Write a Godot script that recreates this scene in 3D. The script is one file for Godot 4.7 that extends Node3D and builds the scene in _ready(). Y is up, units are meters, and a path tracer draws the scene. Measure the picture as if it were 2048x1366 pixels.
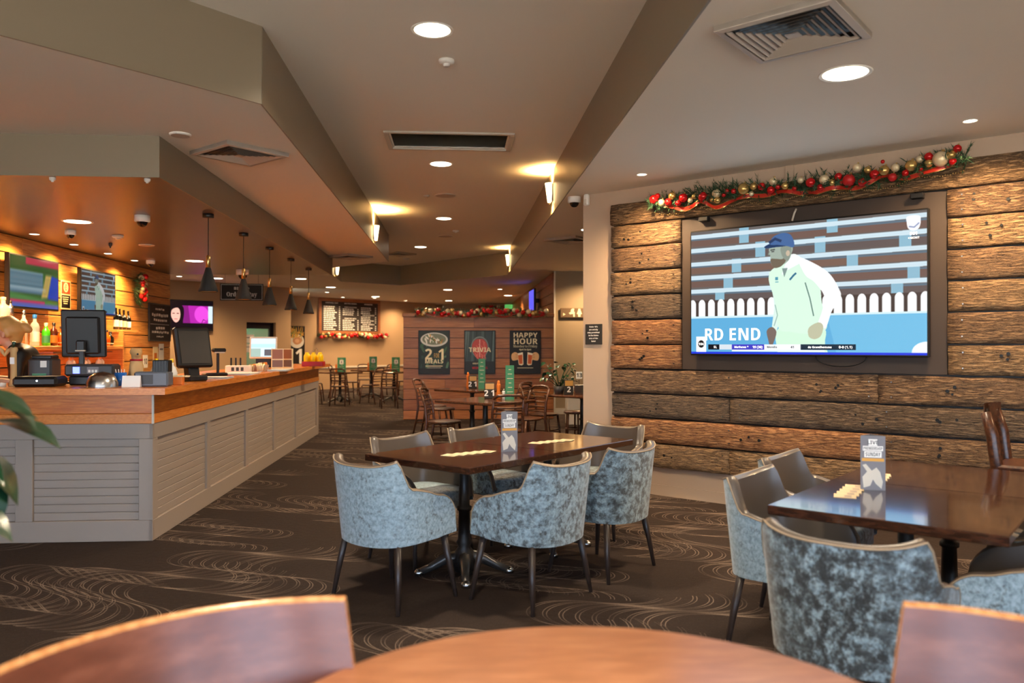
extends Node3D
# World: X to the right across the bar, Y up, -Z along the bar (D = -Z). The bar and the raised ceiling follow the axes;
# the screen wall, the tables and the bistro walls stand at about 45 degrees to them (TH).
const TH := -0.7613
const B1 := Vector2(0.724, -0.690)   # along the screen wall, (X, D)
const B2 := Vector2(0.690, 0.724)    # square to it
var M := {}
var meshes := {}
var names := {}
var rng := RandomNumberGenerator.new()

func P(x: float, y: float, d: float) -> Vector3:
	return Vector3(x, y, -d)

func yaw(f: Vector2) -> float:
	return atan2(f.x, -f.y)

# ---------- naming
func numbered(called: String) -> String:
	var n: int = names.get(called, 0)
	names[called] = n + 1
	return called if n == 0 else "%s_%03d" % [called, n]

func tag(o: Node3D, label: String, category: String, group := "") -> Node3D:
	o.set_meta("label", label)
	o.set_meta("category", category)
	if group != "":
		o.set_meta("group", group)
	return o

func thing(called: String, label: String, category: String, at := Vector3.ZERO, turn := 0.0, group := "") -> Node3D:
	var o := Node3D.new()
	o.name = numbered(called)
	add_child(o)
	o.position = at
	o.rotation.y = turn
	return tag(o, label, category, group)

func part(parent: Node3D, called: String, mesh: Mesh, m: Material, at := Vector3.ZERO, rot := Vector3.ZERO, scl := Vector3.ONE) -> MeshInstance3D:
	var o := MeshInstance3D.new()
	o.name = called if parent != self else numbered(called)
	o.mesh = mesh
	o.material_override = m
	parent.add_child(o, true)
	o.position = at
	o.rotation = rot
	o.scale = scl
	return o

func struct(called: String, mesh: Mesh, m: Material, at := Vector3.ZERO, rot := Vector3.ZERO) -> MeshInstance3D:
	var o := part(self, called, mesh, m, at, rot)
	o.set_meta("kind", "structure")
	return o

func copy(o: Node3D, at: Vector3, turn: float, label := "") -> Node3D:
	var base: String = o.name
	if base.length() > 4 and base[-4] == "_" and base.right(3).is_valid_int():
		base = base.left(-4)
	var c: Node3D = o.duplicate()
	c.name = numbered(base)
	add_child(c)
	c.position = at
	c.rotation.y = turn
	if label != "":
		c.set_meta("label", label)
	return c

func kind_stuff(o: Node3D) -> void:
	o.set_meta("kind", "stuff")

# ---------- meshes
func tri(st: SurfaceTool, a: Vector3, b: Vector3, c: Vector3) -> void:   # counter-clockwise seen from outside
	st.add_vertex(a)
	st.add_vertex(c)
	st.add_vertex(b)

func quad(st: SurfaceTool, a: Vector3, b: Vector3, c: Vector3, d: Vector3) -> void:
	tri(st, a, b, c)
	tri(st, a, c, d)

func begin(flat := false) -> SurfaceTool:
	var st := SurfaceTool.new()
	st.begin(Mesh.PRIMITIVE_TRIANGLES)
	st.set_smooth_group(-1 if flat else 0)
	return st

func done(st: SurfaceTool) -> ArrayMesh:
	st.generate_normals()
	return st.commit()

func box(sx: float, sy: float, sz: float, c := 0.0) -> Mesh:
	var key := "box%.4f,%.4f,%.4f,%.4f" % [sx, sy, sz, c]
	if meshes.has(key):
		return meshes[key]
	if c <= 0.0:
		var b := BoxMesh.new()
		b.size = Vector3(sx, sy, sz)
		meshes[key] = b
		return b
	var st := begin(true)
	var h := Vector3(sx, sy, sz) / 2.0
	c = minf(c, minf(h.x, minf(h.y, h.z)) * 0.9)
	for ax in 3:
		var u := (ax + 1) % 3
		var v := (ax + 2) % 3
		for s in [-1.0, 1.0]:
			var q := []
			for e in [[-1, -1], [1, -1], [1, 1], [-1, 1]]:
				var p := Vector3.ZERO
				p[ax] = s * h[ax]
				p[u] = e[0] * (h[u] - c)
				p[v] = e[1] * (h[v] - c)
				q.append(p)
			if s > 0:
				quad(st, q[0], q[1], q[2], q[3])
			else:
				quad(st, q[3], q[2], q[1], q[0])
		# edges along ax
		for su in [-1.0, 1.0]:
			for sv in [-1.0, 1.0]:
				var a := Vector3.ZERO
				var b := Vector3.ZERO
				a[u] = su * h[u]
				a[v] = sv * (h[v] - c)
				b[u] = su * (h[u] - c)
				b[v] = sv * h[v]
				var a2 := a
				var b2 := b
				a[ax] = -(h[ax] - c)
				b[ax] = a[ax]
				a2[ax] = h[ax] - c
				b2[ax] = a2[ax]
				if su * sv > 0:
					quad(st, a, b, b2, a2)
				else:
					quad(st, b, a, a2, b2)
	for sx2 in [-1.0, 1.0]:
		for sy2 in [-1.0, 1.0]:
			for sz2 in [-1.0, 1.0]:
				var a := Vector3(sx2 * h.x, sy2 * (h.y - c), sz2 * (h.z - c))
				var b := Vector3(sx2 * (h.x - c), sy2 * h.y, sz2 * (h.z - c))
				var d := Vector3(sx2 * (h.x - c), sy2 * (h.y - c), sz2 * h.z)
				if sx2 * sy2 * sz2 > 0:
					tri(st, a, b, d)
				else:
					tri(st, a, d, b)
	meshes[key] = done(st)
	return meshes[key]

func lathe(prof: Array, segs := 16, squash := 1.0) -> ArrayMesh:   # prof: [r, y] from bottom to top
	var st := begin()
	for i in prof.size() - 1:
		st.set_smooth_group(i if prof[i].size() > 2 else 0)
		for k in segs:
			var a0 := TAU * k / segs
			var a1 := TAU * (k + 1) / segs
			var r0: float = prof[i][0]
			var r1: float = prof[i + 1][0]
			var y0: float = prof[i][1]
			var y1: float = prof[i + 1][1]
			var p00 := Vector3(r0 * sin(a0), y0, r0 * cos(a0) * squash)
			var p01 := Vector3(r0 * sin(a1), y0, r0 * cos(a1) * squash)
			var p10 := Vector3(r1 * sin(a0), y1, r1 * cos(a0) * squash)
			var p11 := Vector3(r1 * sin(a1), y1, r1 * cos(a1) * squash)
			if r0 > 0.0:
				tri(st, p00, p01, p11)
			if r1 > 0.0:
				tri(st, p00, p11, p10)
	return done(st)

func cyl(r: float, h: float, segs := 20, r2 := -1.0) -> Mesh:   # base at y = 0
	var key := "cyl%.4f,%.4f,%d,%.4f" % [r, h, segs, r2]
	if not meshes.has(key):
		var top := r if r2 < 0.0 else r2
		meshes[key] = lathe([[0.0, 0.0, 1], [r, 0.0, 1], [top, h, 1], [0.0, h, 1]], segs)
	return meshes[key]

func ball(r: float, segs := 16) -> Mesh:
	var key := "ball%.4f,%d" % [r, segs]
	if not meshes.has(key):
		var s := SphereMesh.new()
		s.radius = r
		s.height = r * 2.0
		s.radial_segments = segs
		s.rings = segs / 2
		meshes[key] = s
	return meshes[key]

func tube(pts: Array, radii, segs := 8, st_in: SurfaceTool = null) -> ArrayMesh:
	var st := begin() if st_in == null else st_in
	var n := pts.size()
	var rings := []
	var side := Vector3.ZERO
	for i in n:
		var t: Vector3 = (pts[mini(i + 1, n - 1)] - pts[maxi(i - 1, 0)]).normalized()
		if side == Vector3.ZERO:
			side = t.cross(Vector3.UP if absf(t.y) < 0.9 else Vector3.RIGHT).normalized()
		side = (side - t * side.dot(t)).normalized()
		var up := side.cross(t)
		var r: float = radii if radii is float else radii[i]
		var ring := []
		for k in segs:
			var a := TAU * k / segs
			ring.append(pts[i] + (side * cos(a) + up * sin(a)) * r)
		rings.append(ring)
	for i in n - 1:
		for k in segs:
			var k2 := (k + 1) % segs
			quad(st, rings[i][k2], rings[i][k], rings[i + 1][k], rings[i + 1][k2])
	for k in segs:
		var k2 := (k + 1) % segs
		tri(st, pts[0], rings[0][k], rings[0][k2])
		tri(st, pts[n - 1], rings[n - 1][k2], rings[n - 1][k])
	return done(st) if st_in == null else null

func prism(poly: PackedVector2Array, y0: float, y1: float) -> ArrayMesh:   # poly in (X, D), extruded upwards
	var st := begin(true)
	var ids := Geometry2D.triangulate_polygon(poly)
	for i in range(0, ids.size(), 3):
		var a := poly[ids[i]]
		var b := poly[ids[i + 1]]
		var c := poly[ids[i + 2]]
		if (b - a).cross(c - a) < 0.0:
			var t := b
			b = c
			c = t
		tri(st, P(a.x, y1, a.y), P(b.x, y1, b.y), P(c.x, y1, c.y))
		tri(st, P(a.x, y0, a.y), P(c.x, y0, c.y), P(b.x, y0, b.y))
	var area := 0.0
	for i in poly.size():
		area += poly[i].cross(poly[(i + 1) % poly.size()])
	var ccw := area > 0.0
	for i in poly.size():
		var a := poly[i]
		var b := poly[(i + 1) % poly.size()]
		if not ccw:
			var t := a
			a = b
			b = t
		quad(st, P(a.x, y0, a.y), P(b.x, y0, b.y), P(b.x, y1, b.y), P(a.x, y1, a.y))
	return done(st)

func slab(poly: Array, z0: float, z1: float) -> ArrayMesh:   # poly of Vector2 in local x, y; extruded along z
	var pv := PackedVector2Array(poly)
	var st := begin(true)
	var ids := Geometry2D.triangulate_polygon(pv)
	for i in range(0, ids.size(), 3):
		var a := pv[ids[i]]
		var b := pv[ids[i + 1]]
		var c := pv[ids[i + 2]]
		if (b - a).cross(c - a) < 0.0:
			var t := b
			b = c
			c = t
		tri(st, Vector3(a.x, a.y, z1), Vector3(b.x, b.y, z1), Vector3(c.x, c.y, z1))
		tri(st, Vector3(a.x, a.y, z0), Vector3(c.x, c.y, z0), Vector3(b.x, b.y, z0))
	var area := 0.0
	for i in pv.size():
		area += pv[i].cross(pv[(i + 1) % pv.size()])
	for i in pv.size():
		var a := pv[i]
		var b := pv[(i + 1) % pv.size()]
		if area < 0.0:
			var t := a
			a = b
			b = t
		quad(st, Vector3(a.x, a.y, z0), Vector3(b.x, b.y, z0), Vector3(b.x, b.y, z1), Vector3(a.x, a.y, z1))
	return done(st)

func sheet(w: float, h: float) -> ArrayMesh:   # a printed face, w by h, towards +z, with uv
	var key := "sheet%.4f,%.4f" % [w, h]
	if not meshes.has(key):
		var st := begin(true)
		var q := [Vector3(-w / 2, -h / 2, 0), Vector3(w / 2, -h / 2, 0), Vector3(w / 2, h / 2, 0), Vector3(-w / 2, h / 2, 0)]
		var uv := [Vector2(0, 1), Vector2(1, 1), Vector2(1, 0), Vector2(0, 0)]
		for i in [0, 2, 1, 0, 3, 2]:
			st.set_uv(uv[i])
			st.add_vertex(q[i])
		meshes[key] = done(st)
	return meshes[key]

func grid(nu: int, nv: int, f: Callable, uvs := false) -> ArrayMesh:   # f(u, v) -> point; seen from outside u runs right, v up
	var st := begin()
	var p := []
	for i in nu + 1:
		var col := []
		for j in nv + 1:
			col.append(f.call(float(i) / nu, float(j) / nv))
		p.append(col)
	for i in nu:
		for j in nv:
			for e in [[0, 0], [1, 1], [1, 0], [0, 0], [0, 1], [1, 1]]:
				if uvs:
					st.set_uv(Vector2(float(i + e[0]) / nu, float(j + e[1]) / nv))
				st.add_vertex(p[i + e[0]][j + e[1]])
	return done(st)

# ---------- lettering
func text(parent: Node3D, called: String, words: String, h: float, m: Material, at: Vector3, rot := Vector3.ZERO, width := 0.0, serif := false, bold := true, depth := 0.001) -> MeshInstance3D:
	var t := TextMesh.new()
	var f := SystemFont.new()
	f.font_names = PackedStringArray(["Droid Serif" if serif else "Droid Sans"])
	f.font_weight = 700 if bold else 400
	t.font = f
	t.text = words
	t.font_size = 32
	t.pixel_size = h / 23.0     # h is about the height of a capital
	t.depth = depth
	t.curve_step = 2.0
	var o := part(parent, called, t, m, at, rot)
	if width > 0.0:
		var w: float = t.get_aabb().size.x
		if w > 0.0:
			o.scale = Vector3(width / w, 1, 1)
	return o

# ---------- pictures for printed faces
func ink(w: int, h: int, c: Color) -> Image:
	var im := Image.create(w, h, false, Image.FORMAT_RGB8)
	im.fill(c)
	return im

func fill(im: Image, pts: Array, c: Color) -> void:   # pts in 0..1, y down
	var w := im.get_width()
	var h := im.get_height()
	var q := []
	var lo := 1e9
	var hi := -1e9
	for p in pts:
		q.append(Vector2(p[0] * w, p[1] * h))
		lo = minf(lo, p[1] * h)
		hi = maxf(hi, p[1] * h)
	for y in range(maxi(0, int(lo)), mini(h - 1, int(hi)) + 1):
		var xs := []
		var yc := y + 0.5
		for i in q.size():
			var a: Vector2 = q[i]
			var b: Vector2 = q[(i + 1) % q.size()]
			if (a.y <= yc) != (b.y <= yc):
				xs.append(a.x + (yc - a.y) / (b.y - a.y) * (b.x - a.x))
		xs.sort()
		for k in range(0, xs.size() - 1, 2):
			var x0 := clampi(int(round(xs[k])), 0, w)
			var x1 := clampi(int(round(xs[k + 1])), 0, w)
			if x1 > x0:
				im.fill_rect(Rect2i(x0, y, x1 - x0, 1), c)

func curve(pts: Array, steps := 6) -> Array:   # closed smooth outline through pts
	var out := []
	var n := pts.size()
	for i in n:
		var a := Vector2(pts[(i + n - 1) % n][0], pts[(i + n - 1) % n][1])
		var b := Vector2(pts[i][0], pts[i][1])
		var c := Vector2(pts[(i + 1) % n][0], pts[(i + 1) % n][1])
		var d := Vector2(pts[(i + 2) % n][0], pts[(i + 2) % n][1])
		for k in steps:
			var v := b.cubic_interpolate(c, a, d, float(k) / steps)
			out.append([v.x, v.y])
	return out

func oval(im: Image, cx: float, cy: float, rx: float, ry: float, c: Color, turn := 0.0) -> void:
	var pts := []
	for k in 28:
		var v := Vector2(cos(TAU * k / 28) * rx, sin(TAU * k / 28) * ry).rotated(turn)
		pts.append([cx + v.x, cy + v.y])
	fill(im, pts, c)

func stroke(im: Image, pts: Array, wid: float, c: Color) -> void:   # an open line of width wid (share of height)
	var ar := float(im.get_width()) / im.get_height()
	for i in pts.size() - 1:
		var a := Vector2(pts[i][0] * ar, pts[i][1])
		var b := Vector2(pts[i + 1][0] * ar, pts[i + 1][1])
		var n := (b - a).orthogonal().normalized() * wid / 2
		var e := (b - a).normalized() * wid / 4
		fill(im, [[(a.x - e.x + n.x) / ar, a.y - e.y + n.y], [(b.x + e.x + n.x) / ar, b.y + e.y + n.y], [(b.x + e.x - n.x) / ar, b.y + e.y - n.y], [(a.x - e.x - n.x) / ar, a.y - e.y - n.y]], c)

func rc(im: Image, x0: float, y0: float, x1: float, y1: float, c: Color) -> void:
	fill(im, [[x0, y0], [x1, y0], [x1, y1], [x0, y1]], c)

func soft(im: Image, f := 2) -> Image:   # a slightly soft picture
	var w := im.get_width()
	var h := im.get_height()
	im.resize(w / f, h / f, Image.INTERPOLATE_LANCZOS)
	im.resize(w, h, Image.INTERPOLATE_CUBIC)
	return im

# ---------- materials
func mat(c: Color, rough := 0.6, metal := 0.0) -> StandardMaterial3D:
	var m := StandardMaterial3D.new()
	m.albedo_color = c
	m.roughness = rough
	m.metallic = metal
	return m

func glow(c: Color, e: float) -> StandardMaterial3D:
	var m := mat(Color(0.9, 0.9, 0.9), 0.5)
	m.emission_enabled = true
	m.emission = c
	m.emission_energy_multiplier = e
	return m

func print_mat(im: Image, rough := 0.35, lit := 0.0) -> StandardMaterial3D:
	var m := mat(Color.WHITE, rough)
	var t := ImageTexture.create_from_image(im)
	if lit > 0.0:
		m.albedo_color = Color(0.02, 0.02, 0.02)
		m.emission_enabled = true
		m.emission = Color.BLACK
		m.emission_operator = BaseMaterial3D.EMISSION_OP_ADD
		m.emission_texture = t
		m.emission_energy_multiplier = lit
	else:
		m.albedo_texture = t
	m.texture_repeat = false
	return m

func noise_tex(sd: int, freq: float, stops: Array, size := 512, type := FastNoiseLite.TYPE_SIMPLEX_SMOOTH, oct := 4, gain := 0.5, warp := 0.0, h := 0) -> NoiseTexture2D:
	var n := FastNoiseLite.new()
	n.seed = sd
	n.noise_type = type
	n.frequency = freq
	n.fractal_octaves = oct
	n.fractal_gain = gain
	if warp > 0.0:
		n.domain_warp_enabled = true
		n.domain_warp_amplitude = warp
		n.domain_warp_frequency = freq
	var t := NoiseTexture2D.new()
	t.noise = n
	t.width = size
	t.height = h if h > 0 else size
	t.seamless = true
	if stops.size() > 0:
		var g := Gradient.new()
		var of := PackedFloat32Array()
		var cs := PackedColorArray()
		for s in stops:
			of.append(s[0])
			cs.append(s[1])
		g.offsets = of
		g.colors = cs
		t.color_ramp = g
	return t

func wood(sd: int, dark: Color, mid: Color, light: Color, rough := 0.45, scale := Vector3(1, 1, 1), tri := true) -> StandardMaterial3D:
	var m := mat(Color.WHITE, rough)
	m.albedo_texture = noise_tex(sd, 0.02, [[0.2, dark], [0.5, mid], [0.8, light]], 512, FastNoiseLite.TYPE_SIMPLEX_SMOOTH, 5, 0.6, 12.0)
	if tri:
		m.uv1_triplanar = true
		m.uv1_triplanar_sharpness = 4.0
	m.uv1_scale = scale
	return m

func rgb(r: int, g: int, b: int) -> Color:
	return Color8(r, g, b)

func make_carpet() -> StandardMaterial3D:
	var n := 1024
	var base := rgb(52, 43, 39)
	var im := ink(n, n, base)
	var line := rgb(134, 117, 104)
	# bundles of meandering lines, each line shifted sideways, so that they crowd where they run along the shift
	for b in 5:
		var ox := [0.00, 0.50, 0.24, 0.74, 0.40][b] as float
		var oy := [0.05, 0.30, 0.62, 0.88, 0.0][b] as float
		var th0 := [1.75, 1.6, 1.85, 1.7, 1.5][b] as float
		var ph := [0.0, 1.4, 3.1, 4.4, 2.2][b] as float
		var lean := [0.25, -0.2, -0.3, 0.3, 0.0][b] as float
		var per := [0.62, 0.70, 0.56, 0.66, 0.74][b] as float
		for i in 9:
			for pair in 2:
				var x: float = ox + i * 0.034 + pair * 0.0085
				var y: float = oy + i * 0.004
				var steps := int((0.95 - 0.02 * absf(i - 4.0)) / 0.0009)
				for k in steps:
					var s := k * 0.0009
					var th := th0 * sin(s / per * TAU + ph) + lean
					x += sin(th) * 0.0009
					y += cos(th) * 0.0009
					var px := int(fposmod(x, 1.0) * n)
					var py := int(fposmod(y, 1.0) * n)
					var c := base.lerp(line, 0.62 + 0.3 * sin(s * 34.0 + i))
					im.set_pixel(px, py, c)
					im.set_pixel((px + 1) % n, py, c)
					im.set_pixel(px, (py + 1) % n, c)
	# pile: fine flecks
	for k in 120000:
		var x := rng.randi() % n
		var y := rng.randi() % n
		im.set_pixel(x, y, im.get_pixel(x, y).lerp(Color.BLACK if rng.randf() < 0.6 else Color(0.6, 0.5, 0.42), 0.16))
	var m := mat(Color.WHITE, 0.95)
	m.albedo_texture = ImageTexture.create_from_image(im)
	m.heightmap_enabled = true
	m.heightmap_texture = noise_tex(5, 0.2, [], 256)
	m.heightmap_scale = 0.2
	m.metallic_specular = 0.2
	return m

func make_materials() -> void:
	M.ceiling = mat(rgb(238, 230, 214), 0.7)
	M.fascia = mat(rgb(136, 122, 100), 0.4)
	M.bar_ceiling = mat(rgb(94, 82, 76), 0.32)
	M.wall = mat(rgb(190, 166, 142), 0.7)
	M.wall_tan = mat(rgb(178, 147, 112), 0.75)
	M.olive = mat(rgb(148, 128, 100), 0.6)
	M.carpet = make_carpet()
	M.grey_paint = mat(rgb(154, 140, 128), 0.5)
	M.white = mat(rgb(232, 228, 218), 0.45)
	M.off_white = mat(rgb(206, 198, 182), 0.5)
	M.black = mat(rgb(17, 16, 16), 0.42)
	M.matte_black = mat(rgb(38, 36, 34), 0.75)
	M.charcoal = mat(rgb(58, 58, 60), 0.45)
	M.iron = mat(rgb(38, 36, 36), 0.38, 0.3)
	M.cast = mat(rgb(92, 88, 84), 0.32, 0.7)
	M.steel = mat(rgb(196, 196, 196), 0.25, 1.0)
	M.brass = mat(rgb(212, 176, 110), 0.3, 1.0)
	M.dark_glass = mat(rgb(12, 12, 14), 0.08)
	M.glass = mat(Color(0.92, 0.96, 0.95, 0.12), 0.03)
	M.stemware = mat(Color(0.95, 0.97, 0.97, 0.4), 0.04)
	M.stemware.transparency = BaseMaterial3D.TRANSPARENCY_ALPHA
	M.glass.transparency = BaseMaterial3D.TRANSPARENCY_ALPHA
	M.lamp = glow(Color(1.0, 0.93, 0.82), 7.0)
	M.sconce = glow(Color(1.0, 0.86, 0.62), 5.0)
	M.bar_top = wood(11, rgb(208, 118, 46), rgb(218, 130, 54), rgb(228, 142, 64), 0.24, Vector3(2.0, 6, 0.5))
	M.bar_apron = wood(12, rgb(190, 98, 26), rgb(206, 112, 34), rgb(220, 132, 50), 0.28, Vector3(0.4, 4, 0.4))
	M.bar_board = []
	for k in 3:
		M.bar_board.append(wood(20 + k, rgb(184 - k * 6, 120 - k * 6, 54), rgb(208 - k * 6, 146 - k * 6, 72), rgb(224 - k * 8, 166 - k * 6, 92), 0.4, Vector3(0.18, 4, 0.18)))
	M.panel_board = []
	for k in 3:
		M.panel_board.append(wood(30 + k, rgb(156 - k * 10, 94 - k * 7, 46), rgb(170 - k * 10, 106 - k * 7, 54), rgb(184 - k * 10, 120 - k * 7, 66), 0.4, Vector3(0.18, 4, 0.18)))
	M.table_dark = wood(41, rgb(40, 22, 15), rgb(58, 33, 22), rgb(78, 46, 30), 0.13, Vector3(4, 4, 0.8))
	M.table_dark.clearcoat_enabled = true
	M.table_dark.clearcoat = 0.6
	M.table_dark.clearcoat_roughness = 0.06
	M.bentwood = wood(42, rgb(50, 27, 16), rgb(72, 40, 24), rgb(98, 58, 34), 0.3, Vector3(3, 3, 3))
	M.cafe_top = wood(43, rgb(60, 34, 22), rgb(84, 50, 32), rgb(104, 66, 44), 0.18, Vector3(1, 1, 5))
	M.round_top = wood(44, rgb(146, 96, 68), rgb(156, 104, 74), rgb(170, 118, 86), 0.3, Vector3(0.5, 1, 2.5))
	M.ply = wood(45, rgb(98, 54, 38), rgb(110, 62, 44), rgb(126, 76, 56), 0.3, Vector3(0.5, 1.5, 0.5))
	M.ply_edge = wood(46, rgb(172, 112, 66), rgb(198, 138, 86), rgb(214, 160, 108), 0.2, Vector3(3, 3, 3))
	M.leg_wood = mat(rgb(52, 42, 38), 0.35)
	M.vinyl = mat(rgb(88, 78, 70), 0.32)
	M.piping = mat(rgb(158, 138, 112), 0.5)
	M.velvet = []
	for k in 4:   # crushed velvet: fine crinkles under large patches of laid-over pile
		var m := mat(Color.WHITE, 0.5)
		m.albedo_texture = noise_tex(60 + k, 0.03, [[0.22, rgb(102, 122, 132)], [0.5, rgb(148, 172, 183)], [0.8, rgb(176, 197, 206)]], 512, FastNoiseLite.TYPE_SIMPLEX_SMOOTH, 6, 0.75, 20.0)
		m.uv1_triplanar = true
		m.uv1_scale = Vector3(2.6, 1.9, 2.6)
		m.uv1_offset = Vector3(0.37 * k, 0.21 * k, 0.5 * k)
		m.detail_enabled = true
		m.detail_blend_mode = BaseMaterial3D.BLEND_MODE_MUL
		var t0 := [0.22, 0.34, 0.42, 0.52][k] as float
		m.detail_albedo = noise_tex(90 + k, 0.02, [[t0 - 0.16, rgb(70, 64, 60)], [t0, rgb(160, 155, 150)], [t0 + 0.16, Color.WHITE]], 512, FastNoiseLite.TYPE_SIMPLEX_SMOOTH, 7, 0.8, 10.0)
		m.detail_uv_layer = BaseMaterial3D.DETAIL_UV_2
		m.uv2_triplanar = true
		m.uv2_scale = Vector3(1.5, 1.3, 1.5)
		m.uv2_offset = Vector3(0.13 * k, 0.4 * k, 0.3 * k)
		m.rim_enabled = true
		m.rim = 0.7
		M.velvet.append(m)
	M.plank = []
	var tones := [[rgb(58, 41, 28), rgb(104, 77, 53), rgb(150, 118, 84)], [rgb(48, 37, 28), rgb(84, 66, 50), rgb(124, 102, 78)], [rgb(86, 54, 30), rgb(140, 92, 54), rgb(178, 128, 82)], [rgb(70, 53, 36), rgb(122, 94, 64), rgb(168, 134, 96)]]
	for k in 4:
		var m := mat(Color.WHITE, 0.72)
		m.albedo_texture = noise_tex(80 + k, 0.026, [[0.18, tones[k][0]], [0.36, tones[k][1]], [0.46, tones[k][1].lerp(tones[k][2], 0.25)], [0.485, tones[k][0]], [0.50, tones[k][0]], [0.53, tones[k][1]], [0.62, tones[k][1].lerp(tones[k][2], 0.5)], [0.82, tones[k][2]]], 768, FastNoiseLite.TYPE_SIMPLEX_SMOOTH, 6, 0.66, 16.0)
		m.heightmap_enabled = true
		m.heightmap_texture = noise_tex(80 + k, 0.026, [[0.3, Color.BLACK], [0.46, Color(0.8, 0.8, 0.8)], [0.49, Color(0.3, 0.3, 0.3)], [0.53, Color(0.8, 0.8, 0.8)], [0.8, Color.WHITE]], 768, FastNoiseLite.TYPE_SIMPLEX_SMOOTH, 6, 0.66, 16.0)
		m.heightmap_scale = 1.2
		M.plank.append(m)
	M.green_card = mat(rgb(56, 132, 88), 0.4)
	M.cream = mat(rgb(236, 220, 178), 0.5)
	M.red_gloss = mat(rgb(196, 22, 24), 0.16, 0.25)
	M.red_matte = mat(rgb(188, 26, 26), 0.4, 0.1)
	M.gold_gloss = mat(rgb(214, 176, 104), 0.25, 0.7)
	M.pale_gold = mat(rgb(226, 208, 168), 0.38, 0.35)
	M.ribbon = mat(rgb(190, 44, 28), 0.45)
	M.needle = mat(rgb(44, 78, 46), 0.65)
	M.needle.cull_mode = BaseMaterial3D.CULL_DISABLED
	M.leaf = mat(rgb(30, 64, 42), 0.24)
	M.leaf.cull_mode = BaseMaterial3D.CULL_DISABLED
	M.paper = mat(rgb(236, 234, 228), 0.6)
	M.grey_card = mat(rgb(120, 118, 122), 0.5)
	M.coaster = mat(rgb(206, 184, 146), 0.7)
	M.yellow = mat(rgb(255, 214, 0), 0.35)
	M.red_plastic = mat(rgb(176, 16, 34), 0.35)
	M.blue_glass = mat(rgb(40, 104, 190), 0.12)
	M.orange = mat(rgb(214, 116, 36), 0.5)
	M.skin = mat(rgb(214, 160, 128), 0.5)
	M.skin.subsurf_scatter_enabled = true
	M.skin.subsurf_scatter_strength = 0.1
	M.hair = mat(rgb(204, 152, 84), 0.45)
	M.sandstone = mat(rgb(202, 164, 110), 0.75)
	M.grille = mat(rgb(196, 184, 168), 0.5)
	M.ink_white = mat(rgb(240, 238, 232), 0.6)

func lamp_at(parent: Node3D, at: Vector3, energy: float, size: float, c: Color, angle := 72.0, blend := 0.6) -> void:
	var l := SpotLight3D.new()
	l.name = "lamp_light"
	parent.add_child(l, true)
	l.position = at
	l.rotation.x = -PI / 2
	l.light_energy = energy
	l.light_size = size
	l.light_color = c
	l.spot_angle = angle
	l.spot_angle_attenuation = blend
	l.spot_range = 30.0
	l.spot_attenuation = 2.0
	l.shadow_enabled = true

func downlight(x: float, y: float, d: float, r: float, energy: float, c: Color, label: String, group: String) -> void:
	var o := thing("downlight", label, "ceiling light", P(x, y, d), 0.0, group)
	part(o, "rim", lathe([[r, -0.002, 1], [r * 1.16, -0.006, 1], [r * 1.2, 0.0, 1]], 28), M.white)
	part(o, "diffuser", lathe([[0.0, -0.004], [r, -0.003]], 28), M.lamp)
	lamp_at(o, Vector3(0, -0.02, 0), energy, r, c, 74.0, 0.8)

func _ready() -> void:
	rng.seed = 7
	# ---------- camera
	var cam := Camera3D.new()
	cam.name = "camera"
	add_child(cam)
	cam.position = Vector3(0, 1.42, 0)
	cam.rotation = Vector3(0.0044, -atan(113.0 / 1600.0), 0)
	cam.fov = rad_to_deg(2.0 * atan(683.0 / 1600.0))
	cam.near = 0.05
	cam.far = 100.0
	var lens := CameraAttributesPhysical.new()
	lens.frustum_focal_length = 28.0
	lens.exposure_aperture = 2.0
	lens.frustum_focus_distance = 6.6
	cam.attributes = lens
	cam.current = true
	# ---------- sky, seen only through the windows behind
	var we := WorldEnvironment.new()
	we.name = "world"
	add_child(we)
	var env := Environment.new()
	env.background_mode = Environment.BG_SKY
	var sky := Sky.new()
	var sm := ProceduralSkyMaterial.new()
	sm.sky_top_color = Color(0.62, 0.78, 1.0)
	sm.sky_horizon_color = Color(0.86, 0.93, 1.0)
	sm.ground_bottom_color = Color(0.90, 0.88, 0.85)
	sm.ground_horizon_color = Color(0.92, 0.91, 0.88)
	sky.sky_material = sm
	env.sky = sky
	env.background_energy_multiplier = 8.5
	env.tonemap_mode = Environment.TONE_MAPPER_LINEAR
	env.tonemap_exposure = 1.85
	env.sdfgi_enabled = true
	env.ssao_enabled = true
	env.ssil_enabled = true
	we.environment = env
	make_materials()
	build_shell()
	build_ceiling_things()
	build_bar()
	build_screen_wall()
	build_partition()
	build_bistro()
	build_tables()
	build_bar_things()
	build_front()

# ---------- the room
func wall_run(called: String, a: Vector2, b: Vector2, y0: float, y1: float, thick: float, m: Material) -> MeshInstance3D:   # from a to b in (X, D); the room lies to its right
	var d := (b - a).normalized()
	var n := Vector2(-d.y, d.x) * thick
	return struct(called, prism(PackedVector2Array([a, b, b + n, a + n]), y0, y1), m)

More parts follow.
